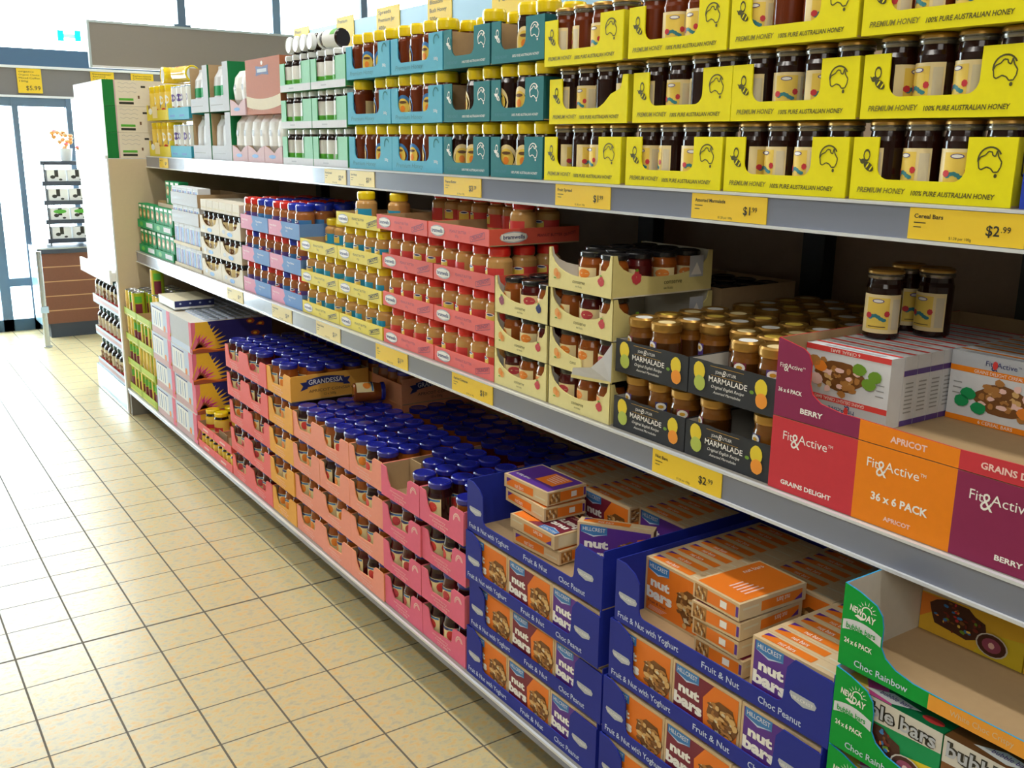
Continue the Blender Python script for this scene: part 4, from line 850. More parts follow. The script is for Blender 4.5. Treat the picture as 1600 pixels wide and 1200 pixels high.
def fit_up(b, w, h):
    b.flat([(0.190, 0), (0.376, 0), (0.376, 0.031), (0.190, 0.036)], -0.0005, 'tangerine_card'); b.flat([(0.376, 0), (w, 0), (w, 0.034), (0.376, 0.031)], -0.0005, 'crimson_card')
    fa(b, 0.008, 0.094, 0.0085); b.text('36 x 6 PACK', 0.008, 0.048, 0.0075, 'white_ink', w=0.055, bold=0.03); b.text('BERRY', 0.062, 0.016, 0.0095, 'white_ink', w=0.05, bold=0.03)
    b.text('APRICOT', 0.252, 0.011, 0.0105, 'pale_ink', w=0.068, bold=0.03); b.text('GRAINS DELIGHT', 0.412, 0.011, 0.0105, 'pale_ink', w=0.13, bold=0.03)
ZF = Z2+0.1425
tray('fitu', WF, 0.58, 0.148, [(0, 0), (WF, 0), (WF, 0.034), (0.376, 0.031), (0.190, 0.036), (0.15, 0.036), (0.105, 0.043), (0.085, 0.056), (0.078, 0.074), (0.078, 0.112), (0.070, 0.128), (0.058, 0.136), (0.03, 0.142), (0, 0.148)], 'plum_card', 'scarlet_side', fit_up, XM-0.006, 1.183, ZF, 'open display tray with plum, orange and red front strip, stacked on the cereal bar carton', 'tray', 'cereal_bar_tray')
def cereal_dec(band, fruit):
    def f(b, w, h):
        b.rect(0, w, h*0.80, h, -0.0005, 'silver_ink'); fa(b, w*0.36, h*0.86, 0.0095, 'navy_ink'); b.ell(w*0.455, h*0.885, 0.005, 0.008, -0.0016, 'label_red', 8)
        b.rect(0, w, h*0.72, h*0.80, -0.0006, band); b.rect(0, w, 0, h*0.08, -0.0006, band); b.text('GRAINS DELIGHT CEREAL BARS', w*0.25, h*0.735, 0.006, 'white_ink', w=w*0.6); b.text('6 CEREAL BARS', w*0.35, h*0.02, 0.006, 'white_ink', w=w*0.35)
        rr = random.Random(5)
        b.ell(w*0.56, h*0.40, w*0.30, h*0.21, -0.0008, 'nut_dark', 16, 0.12)
        for i in range(34): b.ell(w*(0.56+rr.gauss(0, 0.13)), h*(0.40+rr.gauss(0, 0.09)), w*rr.uniform(0.03, 0.06), h*rr.uniform(0.03, 0.055), -0.0012-i*0.00003, rr.choice(['nut', 'nut_light', 'nut', 'pale_ink', 'nut_dark']), 7, 0.2)
        for dx, dz, m in ((0.22, 0.42, fruit), (0.16, 0.3, fruit), (0.34, 0.24, fruit), (0.80, 0.3, 'label_orange'), (0.84, 0.5, 'pale_ink'), (0.88, 0.24, 'nut')): b.ell(w*dx, h*dz, w*0.08, h*0.085, -0.0026, m, 10, 0.08)
        for i in range(3): b.rect(w*0.05, w*0.14, h*(0.55-0.08*i), h*(0.565-0.08*i), -0.0012, 'grey_ink')
    return f
def cereal_spine(b, d, h, band):
    b.rect(0, d, h*0.72, h*0.80, -0.0005, band); b.rect(0, d, 0, h*0.08, -0.0005, band)
    for i in range(8): b.rect(d*0.2, d*0.8, h*(0.18+0.06*i), h*(0.2+0.06*i), -0.0005, 'grey_ink')
def cereal(kind, x, y, z, label, flip=False, rz=0):
    w, h, d = 0.184, 0.128, 0.0385
    band, fruit = (('label_red', 'leaf_ink') if kind == 'a' else ('tangerine_card', 'leaf_card'))
    def f(b):
        q = MB(); q.box(0, w, 0, d, 0, h, 'white_card', u='white_card'); cereal_dec(band, fruit)(q, w, h)
        t = MB(); cereal_spine(t, d, h, band if kind == 'b' else 'label_purple'); q.merge(t, Matrix.Translation((w, 0, 0)) @ SIDE)
        for zt, sg in ((h+0.0006, 1), (-0.0006, -1)):
            q.poly([(0, d*0.65, zt), (w, d*0.65, zt), (w, d*0.9, zt), (0, d*0.9, zt)][::sg], band); q.poly([(0.02, d*0.15, zt), (w*0.8, d*0.15, zt), (w*0.8, d*0.4, zt), (0.02, d*0.4, zt)][::sg], 'silver_ink')
        b.merge(q, Matrix.Translation((-w/2, -d/2, -h/2)))
    o = obj('cereal_bar_box', cached(('cereal', kind), f, 'cereal_bar_box'), (x, y, z+h/2), (0, PI if flip else 0, RF+rz) if not flip else (PI, 0, RF+PI))
    return tag(o, label, 'box', 'white cereal bar boxes')
yA = 1.183-0.003-0.0935
for i in range(11): cereal('a', XM+0.088+0.0395*i, yA, ZF+0.0036, f"white cereal bar box with red bands, {ORD[i]} from front in left row"+(', upside down' if i == 0 else ''), flip=(i == 0))
for i in range(7): cereal('b', XM+0.265+0.0395*i, yA-0.188, ZF+0.0036, f"white cereal bar box with orange bands, {ORD[i]} from front in middle row")
for i in range(7): cereal('b', XM+0.265+0.0395*i, yA-0.376, ZF+0.0036, f"white cereal bar box with orange bands, {ORD[i]} from front in right row")
ZJ = ZF+0.1326
jar('honey', 0.355, 1.135, ZJ, 'honey jar standing on the white cereal bar boxes, left front of three', 'three honey jars on the cereal bar boxes', rz=0.45)
jar('honey', 0.460, 1.095, ZJ, 'honey jar standing on the white cereal bar boxes, right front of three', 'three honey jars on the cereal bar boxes', rz=0.0)
jar('honey', 0.475, 1.170-0.003, ZJ, 'honey jar standing on the white cereal bar boxes, half hidden behind the other two', 'three honey jars on the cereal bar boxes', rz=1.2)
def flat_dec(b, w, h): b.rect(0, w, 0, h*0.4, -0.0008, 'crimson_card')
carton('snack_box', 0.2, 0.10, 0.045, 'grey_card', flat_dec, 0.655, 1.02, ZF+0.132, 'flat grey and red box lying at the back of the cereal bar tray', 'box', rz=0.12) if 0 else None
# ================================================================== BASE SHELF
XL = 0.008
def nodec(b, w, h): pass
# fruit cans in lime trays
def lime_dec(b, w, h): b.rect(0, w, h*0.15, h*0.25, -0.0006, 'label_yellow'); b.rect(w*0.86, w, 0, h, -0.0009, 'lime_side')
for ci in range(2):
    for ti in range(4):
        w = 0.302; yl = 5.955-0.305*ci; zz = Z1+0.151*ti; where = f"{side_of(ci,2)} lime green stack, {TIER[4][ti]}"
        tray('lime', w, 0.32, 0.042, [(0, 0), (w, 0), (w, 0.042), (0, 0.042)], 'lime_card', 'lime_side', lime_dec, XL, yl, zz, f"low lime green tray of cans, {where}", 'tray', 'can_tray', 'lime green can trays')
        for r in range(4 if ti == 3 else 1):
            for k in range(4):
                if ti == 3 and r == 0 and (ci == 1 or k > 2): continue
                can(XL+0.042+0.0735*r, yl-0.041-0.0735*k, zz+0.0035, f"yellow fruit can, {ORD[k]} from left, {ORD[r]} row, {where}", 'fruit cans in lime green trays', rz=random.uniform(-0.6, 0.6))
can(XL+0.042+0.0735, 5.955-0.305-0.041, Z1+0.151*3+0.0035+0.145, 'fruit can standing on top of the other cans beside the beige end panel', 'fruit cans in lime green trays', rz=0.3)
for r in range(2):
    for k in range(2): can(XL+0.39+0.078*r, 5.60-0.3*k, Z1+0.0005, f"fruit can on the base shelf behind the lime stacks, {side_of(k,2)}, {['front','back'][r]} one", 'fruit cans at the back of the base shelf') if 0 else None
# boxes with flower art on their sides
def flower_front(b, w, h):
    b.rect(0, w, 0, h*0.22, -0.0005, 'mauve_card'); b.flat([(w*0.08, h*0.25), (w*0.62, h*0.20), (w*0.62, h*0.86), (w*0.08, h*0.92)], -0.0006, 'plank_white'); b.rect(w*0.08, w*0.62, h*0.885, h*0.92, -0.0009, 'flower_blue')
    for i in range(4): b.rect(w*(0.14+0.11*i), w*(0.17+0.11*i), h*0.3, h*0.8, -0.0011, 'label_blue' if i % 2 else 'silver_ink')
    b.rect(w*0.84, w, 0, h, -0.0007, 'flower_pink'); b.ell(w*0.70, h*0.3, w*0.05, h*0.12, -0.0011, 'label_orange', 8)
def spike(b, cx, cz, a, l, wd, y, m):
    cz = max(cz, wd+0.001)
    b.flat([(cx-wd*math.sin(a), cz+wd*math.cos(a)), (cx+wd*math.sin(a), cz-wd*math.cos(a)), (cx+l*math.cos(a), cz+l*math.sin(a))], y, m)
def flower_side(b, d, h):
    b.rect(0, d, 0, h, -0.0004, 'flower_blue'); b.rect(0, d*0.05, 0, h, -0.0007, 'flower_pink')
    b.flat([(0, h*0.1), (d*0.34, h*0.1), (d*0.20, h), (0, h)], -0.0006, 'flower_yellow')
    for i in range(10): spike(b, d*0.04, h*0.12, 0.02+i*0.155, d*(0.42-0.012*i), h*0.15, -0.0010-i*0.00002, 'flower_yellow')
    for i in range(7): spike(b, d*0.03, h*0.14, 0.12+i*0.21, d*(0.26-0.012*i), h*0.11, -0.0016-i*0.00002, 'flower_magenta' if i % 2 else 'flower_pink')
    for i in range(5): spike(b, d*0.06, h*0.12, 0.3+i*0.25, d*0.14, h*0.09, -0.0022, 'flower_brown')
    wv = [(d*t/16, h*(0.10+0.05*math.sin(t*0.9))) for t in range(17)]
    b.flat([(0, 0), (d, 0)]+wv[::-1], -0.0026, 'flower_brown')
    b.flat([(x, z+0.005) for x, z in wv]+[(x, z-0.002) for x, z in wv[::-1]], -0.0029, 'label_orange')
    for dx, dz in ((0.72, 0.9), (0.85, 0.8), (0.78, 0.5), (0.9, 0.35)): b.ell(d*dx, h*dz, d*0.05, h*0.08, -0.0010, 'flower_brown', 7, 0.3); b.ell(d*dx, h*dz, d*0.025, h*0.04, -0.0014, 'flower_yellow', 7)
FE = [5.335, 4.972]
for ci in range(2):
    for ti in range(4):
        w = 0.358; h = 0.150; zz = Z1+0.1512*ti
        def fb(b):
            b.box(0, w, 0, 0.40, 0, h, 'ice_card', u='inner_card', r='flower_blue')
            if (ci, ti) != (1, 3): flower_front(b, w, h)
            else: b.rect(0, w, 0, h, -0.0005, 'grey_card'); b.rect(0, w, 0, h*0.2, -0.0008, 'ice_card'); b.rect(w*0.9, w, 0, h, -0.0008, 'flower_pink')
            q = MB(); flower_side(q, 0.40, h); b.merge(q, Matrix.Translation((w, 0, 0)) @ SIDE)
        o = obj('gift_box', cached(('flow', ci == 1 and ti == 3), fb, 'gift_box'), (XL+[0, 0.006, -0.002, 0.002][ti], FE[ci], zz), (0, 0, RF))
        tag(o, f"pale blue box with pink and yellow flower side, {side_of(ci,2)} flower stack, {TIER[4][ti]}", 'box', 'flower boxes on the base shelf')
        if ti == 3:
            def caps(b):
                for i in range(8):
                    for j in range(8): b.lathe([(0.019, 0, 'ice_card'), (0.019, 0.008, 'silver_ink'), (0.012, 0.010, 'frame_slate')], 8, c=(0.035+0.041*i, 0.09+0.040*j, 0))
            c_ = obj('lid_rows', cached('flowcaps', caps, 'lid_rows'), (0, 0, h), parent=o)
            def wrapm(b): b.poly([(w*0.62, -0.004, h*0.92), (w*0.90, -0.005, h*0.95), (w*0.92, -0.004, h), (w*0.64, 0.02, h+0.006)], 'clear_wrap')
def batt_dec(b, w, h):
    b.rect(0, w, 0, h*0.25, -0.0006, 'plank_white')
    for i in range(4): b.ell(w*(0.12+0.25*i), h*0.6, w*0.07, h*0.28, -0.0009, 'navy_ink', 12); b.ell(w*(0.14+0.25*i), h*0.65, w*0.03, h*0.12, -0.0013, 'ice_card', 10)
bp_ = MB(); bp_.box(0, 0.30, 0, 0.20, 0, 0.042, 'plank_white', u='oat_card'); q_ = MB(); q_.rect(0, 0.2, 0, 0.042, -0.0004, 'navy_ink'); batt_dec(q_, 0.2, 0.042); bp_.merge(q_, Matrix.Translation((0.30, 0, 0)) @ SIDE); bp_.rect(0.02, 0.28, 0.005, 0.037, -0.0006, 'white_ink')
tag(obj('wrapped_pack', bp_.mesh('wrapped_pack'), (XL+0.03, 5.27, Z1+0.1512*3+0.1605), (0, 0, RF)), 'white and navy wrapped pack lying atop the left flower stack', 'packet')
# yellow-lidded spread jars in low coral trays
def cor_dec(b, w, h): b.rect(w*0.35, w*0.65, h*0.35, h*0.6, -0.0007, 'pale_ink')
for ci in range(2):
    for ti in range(2):
        w = 0.244; yl = 4.598-0.247*ci; zz = Z1+0.0905*ti; where = f"{side_of(ci,2)} low coral tray, {TIER[2][ti]}"
        tray('corl', w, 0.32, 0.036, [(0, 0), (w, 0), (w, 0.036), (0, 0.036)], 'coral_card', 'coral_side', cor_dec, XL, yl, zz, f"low coral tray with yellow-lidded jars, {where}" if (ci, ti) != (1, 1) else "low coral tray left empty, kraft floor showing, right of the yellow-lidded jars", 'tray', 'spread_tray', 'low coral trays')
        if ti == 0:
            for r in range(2):
                for k in range(4): jar('spread', XL+0.034+0.058*r, yl-0.034-0.0585*k, zz+0.0035, f"small yellow-lidded jar, {ORD[k]} from left, {['front','second'][r]} row, {where}", 'small yellow-lidded jars', rz=random.uniform(-0.6, 0.6))
for i, (dx, dy) in enumerate(((0.06, 0.055), (0.075, 0.135), (0.15, 0.06), (0.155, 0.145), (0.16, 0.24))):
    jar('spread_big', XL+dx, 4.598-(dy if i < 4 else 0.2), Z1+0.0905+0.0035, f"yellow-lidded jar in the upper coral tray, {['front left','front right','second row left','second row right','at the right wall'][i]}", 'larger yellow-lidded jars', rz=random.uniform(-0.7, 0.7)) if i < 4 else None
fl_ = MB(); fl_.box(0, 0.12, 0, 0.004, 0, 0.05, 'kraft_dark'); tag(obj('cardboard_divider', fl_.mesh('cardboard_divider'), (XL+0.02, 4.335, Z1+0.0905+0.0035), (0, 0, RF)), 'small brown cardboard piece standing in the empty coral tray', 'cardboard')
# jam columns
def jam_prof(w, h, round_=False):
    p = [(0, 0), (w, 0), (w, h-0.006), (w-0.006, h), (w-0.060, h), (w-0.072, h-0.008), (w-0.078, 0.046), (0.062, 0.040), (0.046, 0.058), (0.036, h-0.004), (0.030, h), (0, h)]
    return p
def jam_dec(ring):
    def f(b, w, h):
        for i, (x0, x1) in enumerate(((0.06, 0.15), (0.075, 0.165), (0.09, 0.15))): b.text(['strawberry', 'conserve', '12 x 500g'][i], x0, 0.028-0.0095*i, 0.0065, 'pale_ink', w=x1-x0)
        if ring: b.ring(w-0.034, 0.066, 0.019, 0.004, -0.0008, 'pale_ink', 0.1, PI*1.1, 14); b.ring(w-0.034, 0.066, 0.013, 0.003, -0.0008, 'pale_ink', 0.2, PI, 12)
    return f
def ribbon_side(b, d, h):
    cx, cz = d*0.44, h*0.66; n = 10; W = d*0.24
    top = [(cx-W+2*W*i/n, cz+0.016*math.sin(PI*i/n)*0.6+0.014) for i in range(n+1)]; bot = [(x, z-0.028) for x, z in top]
    b.flat(top+bot[::-1], -0.0010, 'navy_ink')
    b.flat([(cx-W+0.004, cz+0.008), (cx-W-0.026, cz+0.006), (cx-W-0.014, cz-0.008), (cx-W-0.026, cz-0.026), (cx-W+0.004, cz-0.018)], -0.0006, 'navy_ink')
    b.flat([(cx+W-0.004, cz+0.008), (cx+W+0.026, cz+0.010), (cx+W+0.014, cz-0.006), (cx+W+0.026, cz-0.020), (cx+W-0.004, cz-0.018)], -0.0006, 'navy_ink')
    b.text('GRANDESSA', cx, cz-0.004, 0.018, 'white_ink', y=-0.0016, w=W*1.8, al='c', bold=0.01)
    b.text('APRICOT CONSERVE', cx-W*0.9, h*0.30, 0.011, 'brown_ink', w=W*2.5); b.text('12 x 500g', cx-W*0.1, h*0.14, 0.009, 'brown_ink')
JW, JH, JP = 0.2455, 0.098, 0.1243
JY = [4.098-0.248*i for i in range(8)]
JN = ['left coral', 'right coral', 'orange', 'first salmon', 'second salmon', 'third salmon', 'left pink', 'right pink']
JC = [('coral_card', 'coral_side')]*2+[('amber_card', 'amber_side')]+[('salmon_card', 'salmon_side')]*3+[('rose_card', 'rose_side')]*2
JK = ['navy_red', 'navy_red', 'navy_apricot', 'navy_apricot', 'navy_apricot', 'navy_apricot', 'navy_red', 'navy_dark']
jr = random.Random(21)
MISSING = {(6, 0, 0), (6, 0, 1), (6, 1, 0), (7, 0, 1), (2, 0, 2), (1, 0, 2)}
for c in range(8):
    nt_ = 5 if c < 3 else 4
    for t in range(nt_):
        yl = JY[c]+(0.004 if t == nt_-1 else jr.uniform(-0.002, 0.002))*(1 if c not in (3,) else 0); zz = Z1+JP*t; xo = XL+jr.uniform(-0.004, 0.003)
        if c == 2 and t == 4: xo = XL+0.0
        tray(('jam', JC[c][0]), JW, 0.32, JH, jam_prof(JW, JH), JC[c][0], JC[c][1], jam_dec(c > 5), xo, yl, zz, f"{JN[c].split()[-1]} cardboard jam tray, {JN[c]} jam column, {TIER[nt_][t]}", 'tray', 'jam_tray', 'jam trays on the base shelf', side_decor=ribbon_side)
        top = t == nt_-1
        for r in range(4 if top else 1):
            for k in range(3):
                if top and (c, r, k) in MISSING: continue
                kind = JK[c] if jr.random() < 0.75 or c == 2 else jr.choice(['navy_red', 'navy_apricot', 'navy_dark'])
                jar(kind, xo+0.0435+0.077*r, yl-0.0447-0.0782*k, zz+0.0035, f"navy-lidded jam jar, {ORD[k]} from left, "+(f"{ORD[r]} row, " if top else '')+f"{JN[c]} jam column, {TIER[nt_][t]}", 'navy-lidded jam jars', rz=jr.uniform(-0.8, 0.8))
kd = MB(); kd.box(0, 0.004, 0, 0.060, 0, 0.098, 'kraft'); kd.box(0.004, 0.07, 0.0, 0.004, 0, 0.098, 'kraft')
kdv = tag(obj('cardboard_divider', kd.mesh('cardboard_divider'), (XL+0.093, JY[6]-0.0065, Z1+JP*3+0.004), (0, 0, RF)), 'bare brown cardboard divider in the top left pink jam tray', 'cardboard')
for c in range(8):
    nt_ = 5 if c in (0, 1, 2, 3) else 4
    for t in range(nt_):
        b_h = 0.1235 if t < nt_-1 else JH
        yl = JY[c]; zz = Z1+JP*t; xo = XL+0.332
        if t < nt_-1:
            def fb(b): b.box(0, JW, 0, 0.30, 0, 0.1235, JC[c][1], d='kraft'); q = MB(); ribbon_side(q, 0.30, 0.1235); b.merge(q, Matrix.Translation((JW, 0, 0)) @ SIDE)
            tag(obj('jam_carton', cached(('jamb', JC[c][1]), fb, 'jam_carton'), (xo, yl, zz), (0, 0, RF)), f"closed jam carton behind the {JN[c]} jam column, {TIER[nt_][t]}", 'box', 'jam cartons behind the front trays')
        else:
            tray(('jamr', JC[c][0]), JW, 0.30, JH, [(0, 0), (JW, 0), (JW, JH*0.8), (0, JH*0.8)], JC[c][1], JC[c][1], nodec, xo, yl, zz, f"shaded jam tray behind the {JN[c]} jam column", 'tray', 'jam_tray', 'jam trays behind the front trays', side_decor=ribbon_side)
            for r in range(3):
                for k in range(3): jar(JK[c], xo+0.0445+0.078*r, yl-0.0447-0.0782*k, zz+0.0035, f"navy-lidded jam jar, {ORD[k]} from left, row {r+5} back, {JN[c]} jam column", 'navy-lidded jam jars in the rear trays', with_label=False)
for c in (3, 4):
    for t in range(5):
        tag(obj('jam_carton', CACHE[('jamb', 'salmon_side')], (XL+0.64, JY[c], Z1+JP*t), (0, 0, RF)), f"closed salmon jam carton at the back, {JN[c]} jam column, {TIER[5][t]}", 'box', 'salmon jam cartons at the back')
lj = jar('navy_apricot', 0.205, 3.240, Z1+JP*4+0.039, 'apricot jam jar lying on its side over the jars right of the orange tray', 'fallen jam jar', tilt=(-PI/2, 0, -PI/2-0.30)); del lj['group']
# nut bar boxes and their blue trays
def nut_front(m, word=''):
    def f(b, w, h):
        e = 0.006
        b.rect(e, w-e, e, h-e, -0.0004, m); b.flat([(w*0.50, e), (w-e, e), (w-e, h-e), (w*0.62, h-e), (w*0.47, h*0.66)] if m != 'purple_ink' else [(w*0.62, e), (w-e, e), (w-e, h*0.86), (w*0.80, h*0.80)], -0.0007, 'orange_ink')
        b.flat([(w*0.05, h*0.96), (w*0.05, h*0.82), (w*0.22, h*0.75), (w*0.40, h*0.80), (w*0.40, h*0.96)], -0.0009, 'label_blue'); b.text('HILLCREST', w*0.225, h*0.85, h*0.075, 'white_ink', al='c', w=w*0.30)
        b.flat([(w*0.05, h*0.82), (w*0.22, h*0.77), (w*0.40, h*0.82), (w*0.22, h*0.74)], -0.0012, 'ice_card')
        b.text('nut', w*0.10, h*0.53, h*0.155, 'white_ink', w=w*0.32, bold=0.05); b.text('bars', w*0.04, h*0.30, h*0.185, 'white_ink', w=w*0.43, bold=0.05)
        b.text('Fruit & Nut', w*0.07, h*0.20, h*0.05, 'maroon_ink', w=w*0.3)
        for i in range(4): b.rect(w*(0.07+0.01*i), w*(0.30+0.03*i), h*(0.08+0.022*i), h*(0.088+0.022*i), -0.0012, 'pale_ink')
        rr = random.Random(9)
        b.ell(w*0.75, h*0.46, w*0.215, h*0.31, -0.0012, 'nut_dark', 14, 0.14)
        for i in range(52):
            a = rr.uniform(0, 2*PI); q = math.sqrt(rr.random())
            b.ell(w*(0.75+0.20*q*math.cos(a)), h*(0.46+0.29*q*math.sin(a)), w*rr.uniform(0.025, 0.06), h*rr.uniform(0.025, 0.06), -0.0015-i*0.00004, rr.choice(['nut', 'nut', 'nut_light', 'nut_light', 'nut_dark', 'oat_card']), 7, 0.2)
        b.ell(w*0.85, h*0.2, w*0.05, h*0.07, -0.0034, 'orange_fruit', 10); b.ell(w*0.7, h*0.12, w*0.035, h*0.05, -0.0034, 'nut_light', 8)
    return f
NW, NH, ND = 0.187, 0.128, 0.036
def nut_mesh(m):
    def f(b):
        q = MB(); q.box(0, NW, 0, ND, 0, NH, 'paper_cream')
        nut_front(m)(q, NW, NH)
        t = MB(); t.rect(0.012, NW*0.68, ND*0.22, ND*0.80, 0, 'orange_ink'); t.flat([(0.012, ND*0.8), (0.012, ND*0.45), (0.035, ND*0.8)], -0.0003, 'purple_ink'); t.text('nut bars', NW*0.26, ND*0.3, ND*0.34, 'white_ink', y=-0.0006, w=NW*0.2); t.rect(NW*0.72, NW*0.95, ND*0.3, ND*0.42, 0, 'oat_card')
        q.merge(t, Matrix.Translation((0, 0, NH+0.0005)) @ Matrix.Rotation(-PI/2, 4, 'X'))                  # top edge
        q.merge(t, Matrix.Translation((0, ND, -0.0005)) @ Matrix.Rotation(PI/2, 4, 'X'))                     # bottom edge
        s = MB(); s.rect(ND*0.15, ND*0.85, NH*0.08, NH*0.72, 0, 'orange_ink'); s.rect(ND*0.1, ND*0.9, NH*0.68, NH*0.96, -0.0002, 'nut'); s.rect(ND*0.3, ND*0.7, NH*0.26, NH*0.40, -0.0004, 'white_ink'); [s.ell(ND*(0.25+0.5*((i*37)%10)/10), NH*(0.71+0.022*i), ND*0.16, NH*0.022, -0.0006-i*0.00003, ['nut_dark', 'nut_light', 'nut_dark', 'oat_card'][i%4], 7, 0.2) for i in range(11)]; s.rect(ND*0.2, ND*0.8, NH*0.02, NH*0.07, 0, 'purple_ink')
        q.merge(s, Matrix.Translation((NW+0.0005, 0, 0)) @ SIDE)
        s2 = MB(); s2.rect(ND*0.1, ND*0.9, NH*0.1, NH*0.9, 0, 'oat_card'); q.merge(s2, Matrix.Translation((-0.0005, ND, 0)) @ Matrix.Rotation(-PI/2, 4, 'Z'))
        bk = MB(); bk.rect(0.006, NW-0.006, 0.006, NH-0.006, 0, m); bk.rect(0.03, NW*0.55, 0.02, NH*0.7, -0.0004, 'orange_ink'); bk.text('nut bars', NW*0.6, NH*0.75, NH*0.1, 'white_ink', y=-0.0006, w=NW*0.3)
        for i in range(5): bk.rect(0.04, NW*(0.5-0.02*i), NH*(0.2+0.08*i), NH*(0.23+0.08*i), -0.0007, 'pale_ink')
        q.merge(bk, Matrix.Translation((NW, ND+0.0005, 0)) @ Matrix.Rotation(PI, 4, 'Z'))
        b.merge(q, Matrix.Translation((-NW/2, -ND/2, -NH/2)))
    return cached(('nut', m), f, 'nut_bar_box')
NK = ['orange_ink', 'maroon_ink', 'purple_ink']; NN = {'orange_ink': 'orange', 'maroon_ink': 'maroon', 'purple_ink': 'purple'}
def nutbox(m, x, y, z, label, rot=None, group='nut bar boxes standing in the blue trays'):
    return tag(obj('nut_bar_box', nut_mesh(m), (x, y, z), rot or (0, 0, RF)), label, 'box', group)
def navy_dec(b, w, h):
    for x in (0.014, w-0.088):
        b.flat([(x, 0.072), (x+0.052, 0.072), (x+0.058, 0.066), (x+0.055, 0.058), (x+0.03, 0.052), (x+0.004, 0.058), (x-0.002, 0.066)], -0.0008, 'silver_ink'); b.text('HILLCREST', x+0.003, 0.0605, 0.006, 'white_ink', w=0.048, y=-0.0013)
    b.text('Fruit & Nut with Yoghurt', 0.012, 0.012, 0.0135, 'ice_card', w=0.19, bold=0.012); b.text('Fruit & Nut', 0.268, 0.012, 0.0135, 'ice_card', w=0.10, bold=0.012); b.text('Choc Peanut', 0.415, 0.012, 0.0135, 'ice_card', w=0.10, bold=0.012)
TW, TD, TH, TP = 0.574, 0.47, 0.1425, 0.1428
NP = [(0, 0), (TW, 0), (TW, 0.128), (TW-0.085, 0.132), (TW-0.100, 0.112)]+[(TW-0.104-0.016+0.016*math.cos(PI*0.5*i/4), 0.036+0.016-0.016*math.sin(PI*0.5*i/4)) for i in range(5)]+[(0.078+0.014-0.014*math.sin(PI*0.5*i/4), 0.036+0.014-0.014*math.cos(PI*0.5*i/4)) for i in range(5)]+[(0.076, 0.112), (0.060, 0.130), (0.03, TH), (0, TH)]
SY = [2.108, 1.508]
SN = ['left navy', 'right navy']
for c in range(2):
    for t in range(4):
        zz = Z1+TP*t; xo = XL+([0, 0.004, -0.003, 0.002] if c == 0 else [-0.012, -0.006, 0.0, 0.004])[t]; yl = SY[c]+([0, -0.008, 0, 0.0] if c == 0 else [0.0, 0.0, -0.008, -0.017])[t]
        if c == 1 and t == 0: yl += 0.0
        tray('navy', TW, TD, TH, NP, 'navy_card', 'navy_side', navy_dec, xo, yl, zz, f"deep navy blue nut bar tray, {SN[c]} stack, {TIER[4][t]}", 'tray', 'nut_bar_tray', 'navy blue nut bar trays', inner='navy_side', floor='kraft')
        if t < 3:
            for k in range(3): nutbox(NK[k], xo+0.009+ND/2, yl-0.0045-NW/2-0.0160-k*0.1893+0.016, zz+0.0036+NH/2, f"{NN[NK[k]]} nut bar box at the front, {SN[c]} stack, {TIER[4][t]}")
# what stands in the two open top trays
def rows(c, k, x0, n, who):
    xo = XL+(0.002 if c == 0 else 0.004); yl = SY[c]+(0 if c == 0 else -0.017); m = NK[k]
    i = 0
    while x0+ND*(i+1)+0.0005*i < TD-0.006+xo and i < n:
        nutbox(m, x0+ND/2+i*(ND+0.0007), yl-0.0045-NW/2-k*0.1893, Z1+TP*3+0.0036+NH/2, f"{NN[m]} nut bar box, row {i+1} of the {who} file, {SN[c]} top tray"); i += 1
rows(0, 0, 0.285, 20, 'left'); rows(0, 1, 0.255, 20, 'middle'); rows(0, 2, 0.285, 20, 'right')
rows(1, 0, 0.095, 20, 'left'); rows(1, 1, 0.255, 20, 'middle'); rows(1, 2, 0.0215, 20, 'right')
ZT = Z1+TP*3+0.0036
def flatbox(m, x, y, lvl, label, rz, up_=True): nutbox(m, x, y, ZT+ND/2+0.0038+lvl*(ND+0.0046), label, (-PI/2 if up_ else PI/2, 0, rz), 'nut bar boxes lying flat in the blue trays')
flatbox('orange_ink', 0.125, 1.865, 0, 'nut bar box lying flat at the bottom of the loose pile, left navy top tray', RF+0.06, False)
flatbox('maroon_ink', 0.118, 1.870, 1, 'maroon nut bar box lying flat, second from bottom of the loose pile, left navy tray', RF+0.02+PI)
flatbox('orange_ink', 0.150, 1.945, 2, 'nut bar box lying flat, second from top of the loose pile, left navy tray', RF-0.05, False)
flatbox('purple_ink', 0.152, 1.950, 3, 'purple nut bar box lying flat on top of the loose pile, left navy tray', RF+0.03, False)
nutbox('purple_ink', 0.160, 1.665, ZT+NH/2, 'purple nut bar box standing askew at the front right of the left navy tray', (0, 0, RF+0.62), 'loose nut bar box standing askew')
for i, (m, dx, dy, u) in enumerate((('maroon_ink', 0.006, -0.004, False), ('purple_ink', 0.004, 0.0, False), ('maroon_ink', -0.002, 0.002, False), ('orange_ink', 0.0, 0.0, False))):
    flatbox(m, 0.135+dx, 1.222+dy, i, f"{NN[m]} nut bar box lying flat, pile in right navy tray, {['lowest','second from bottom','second from top','topmost'][i]}", RF-PI/2+0.03*(-1)**i, u)
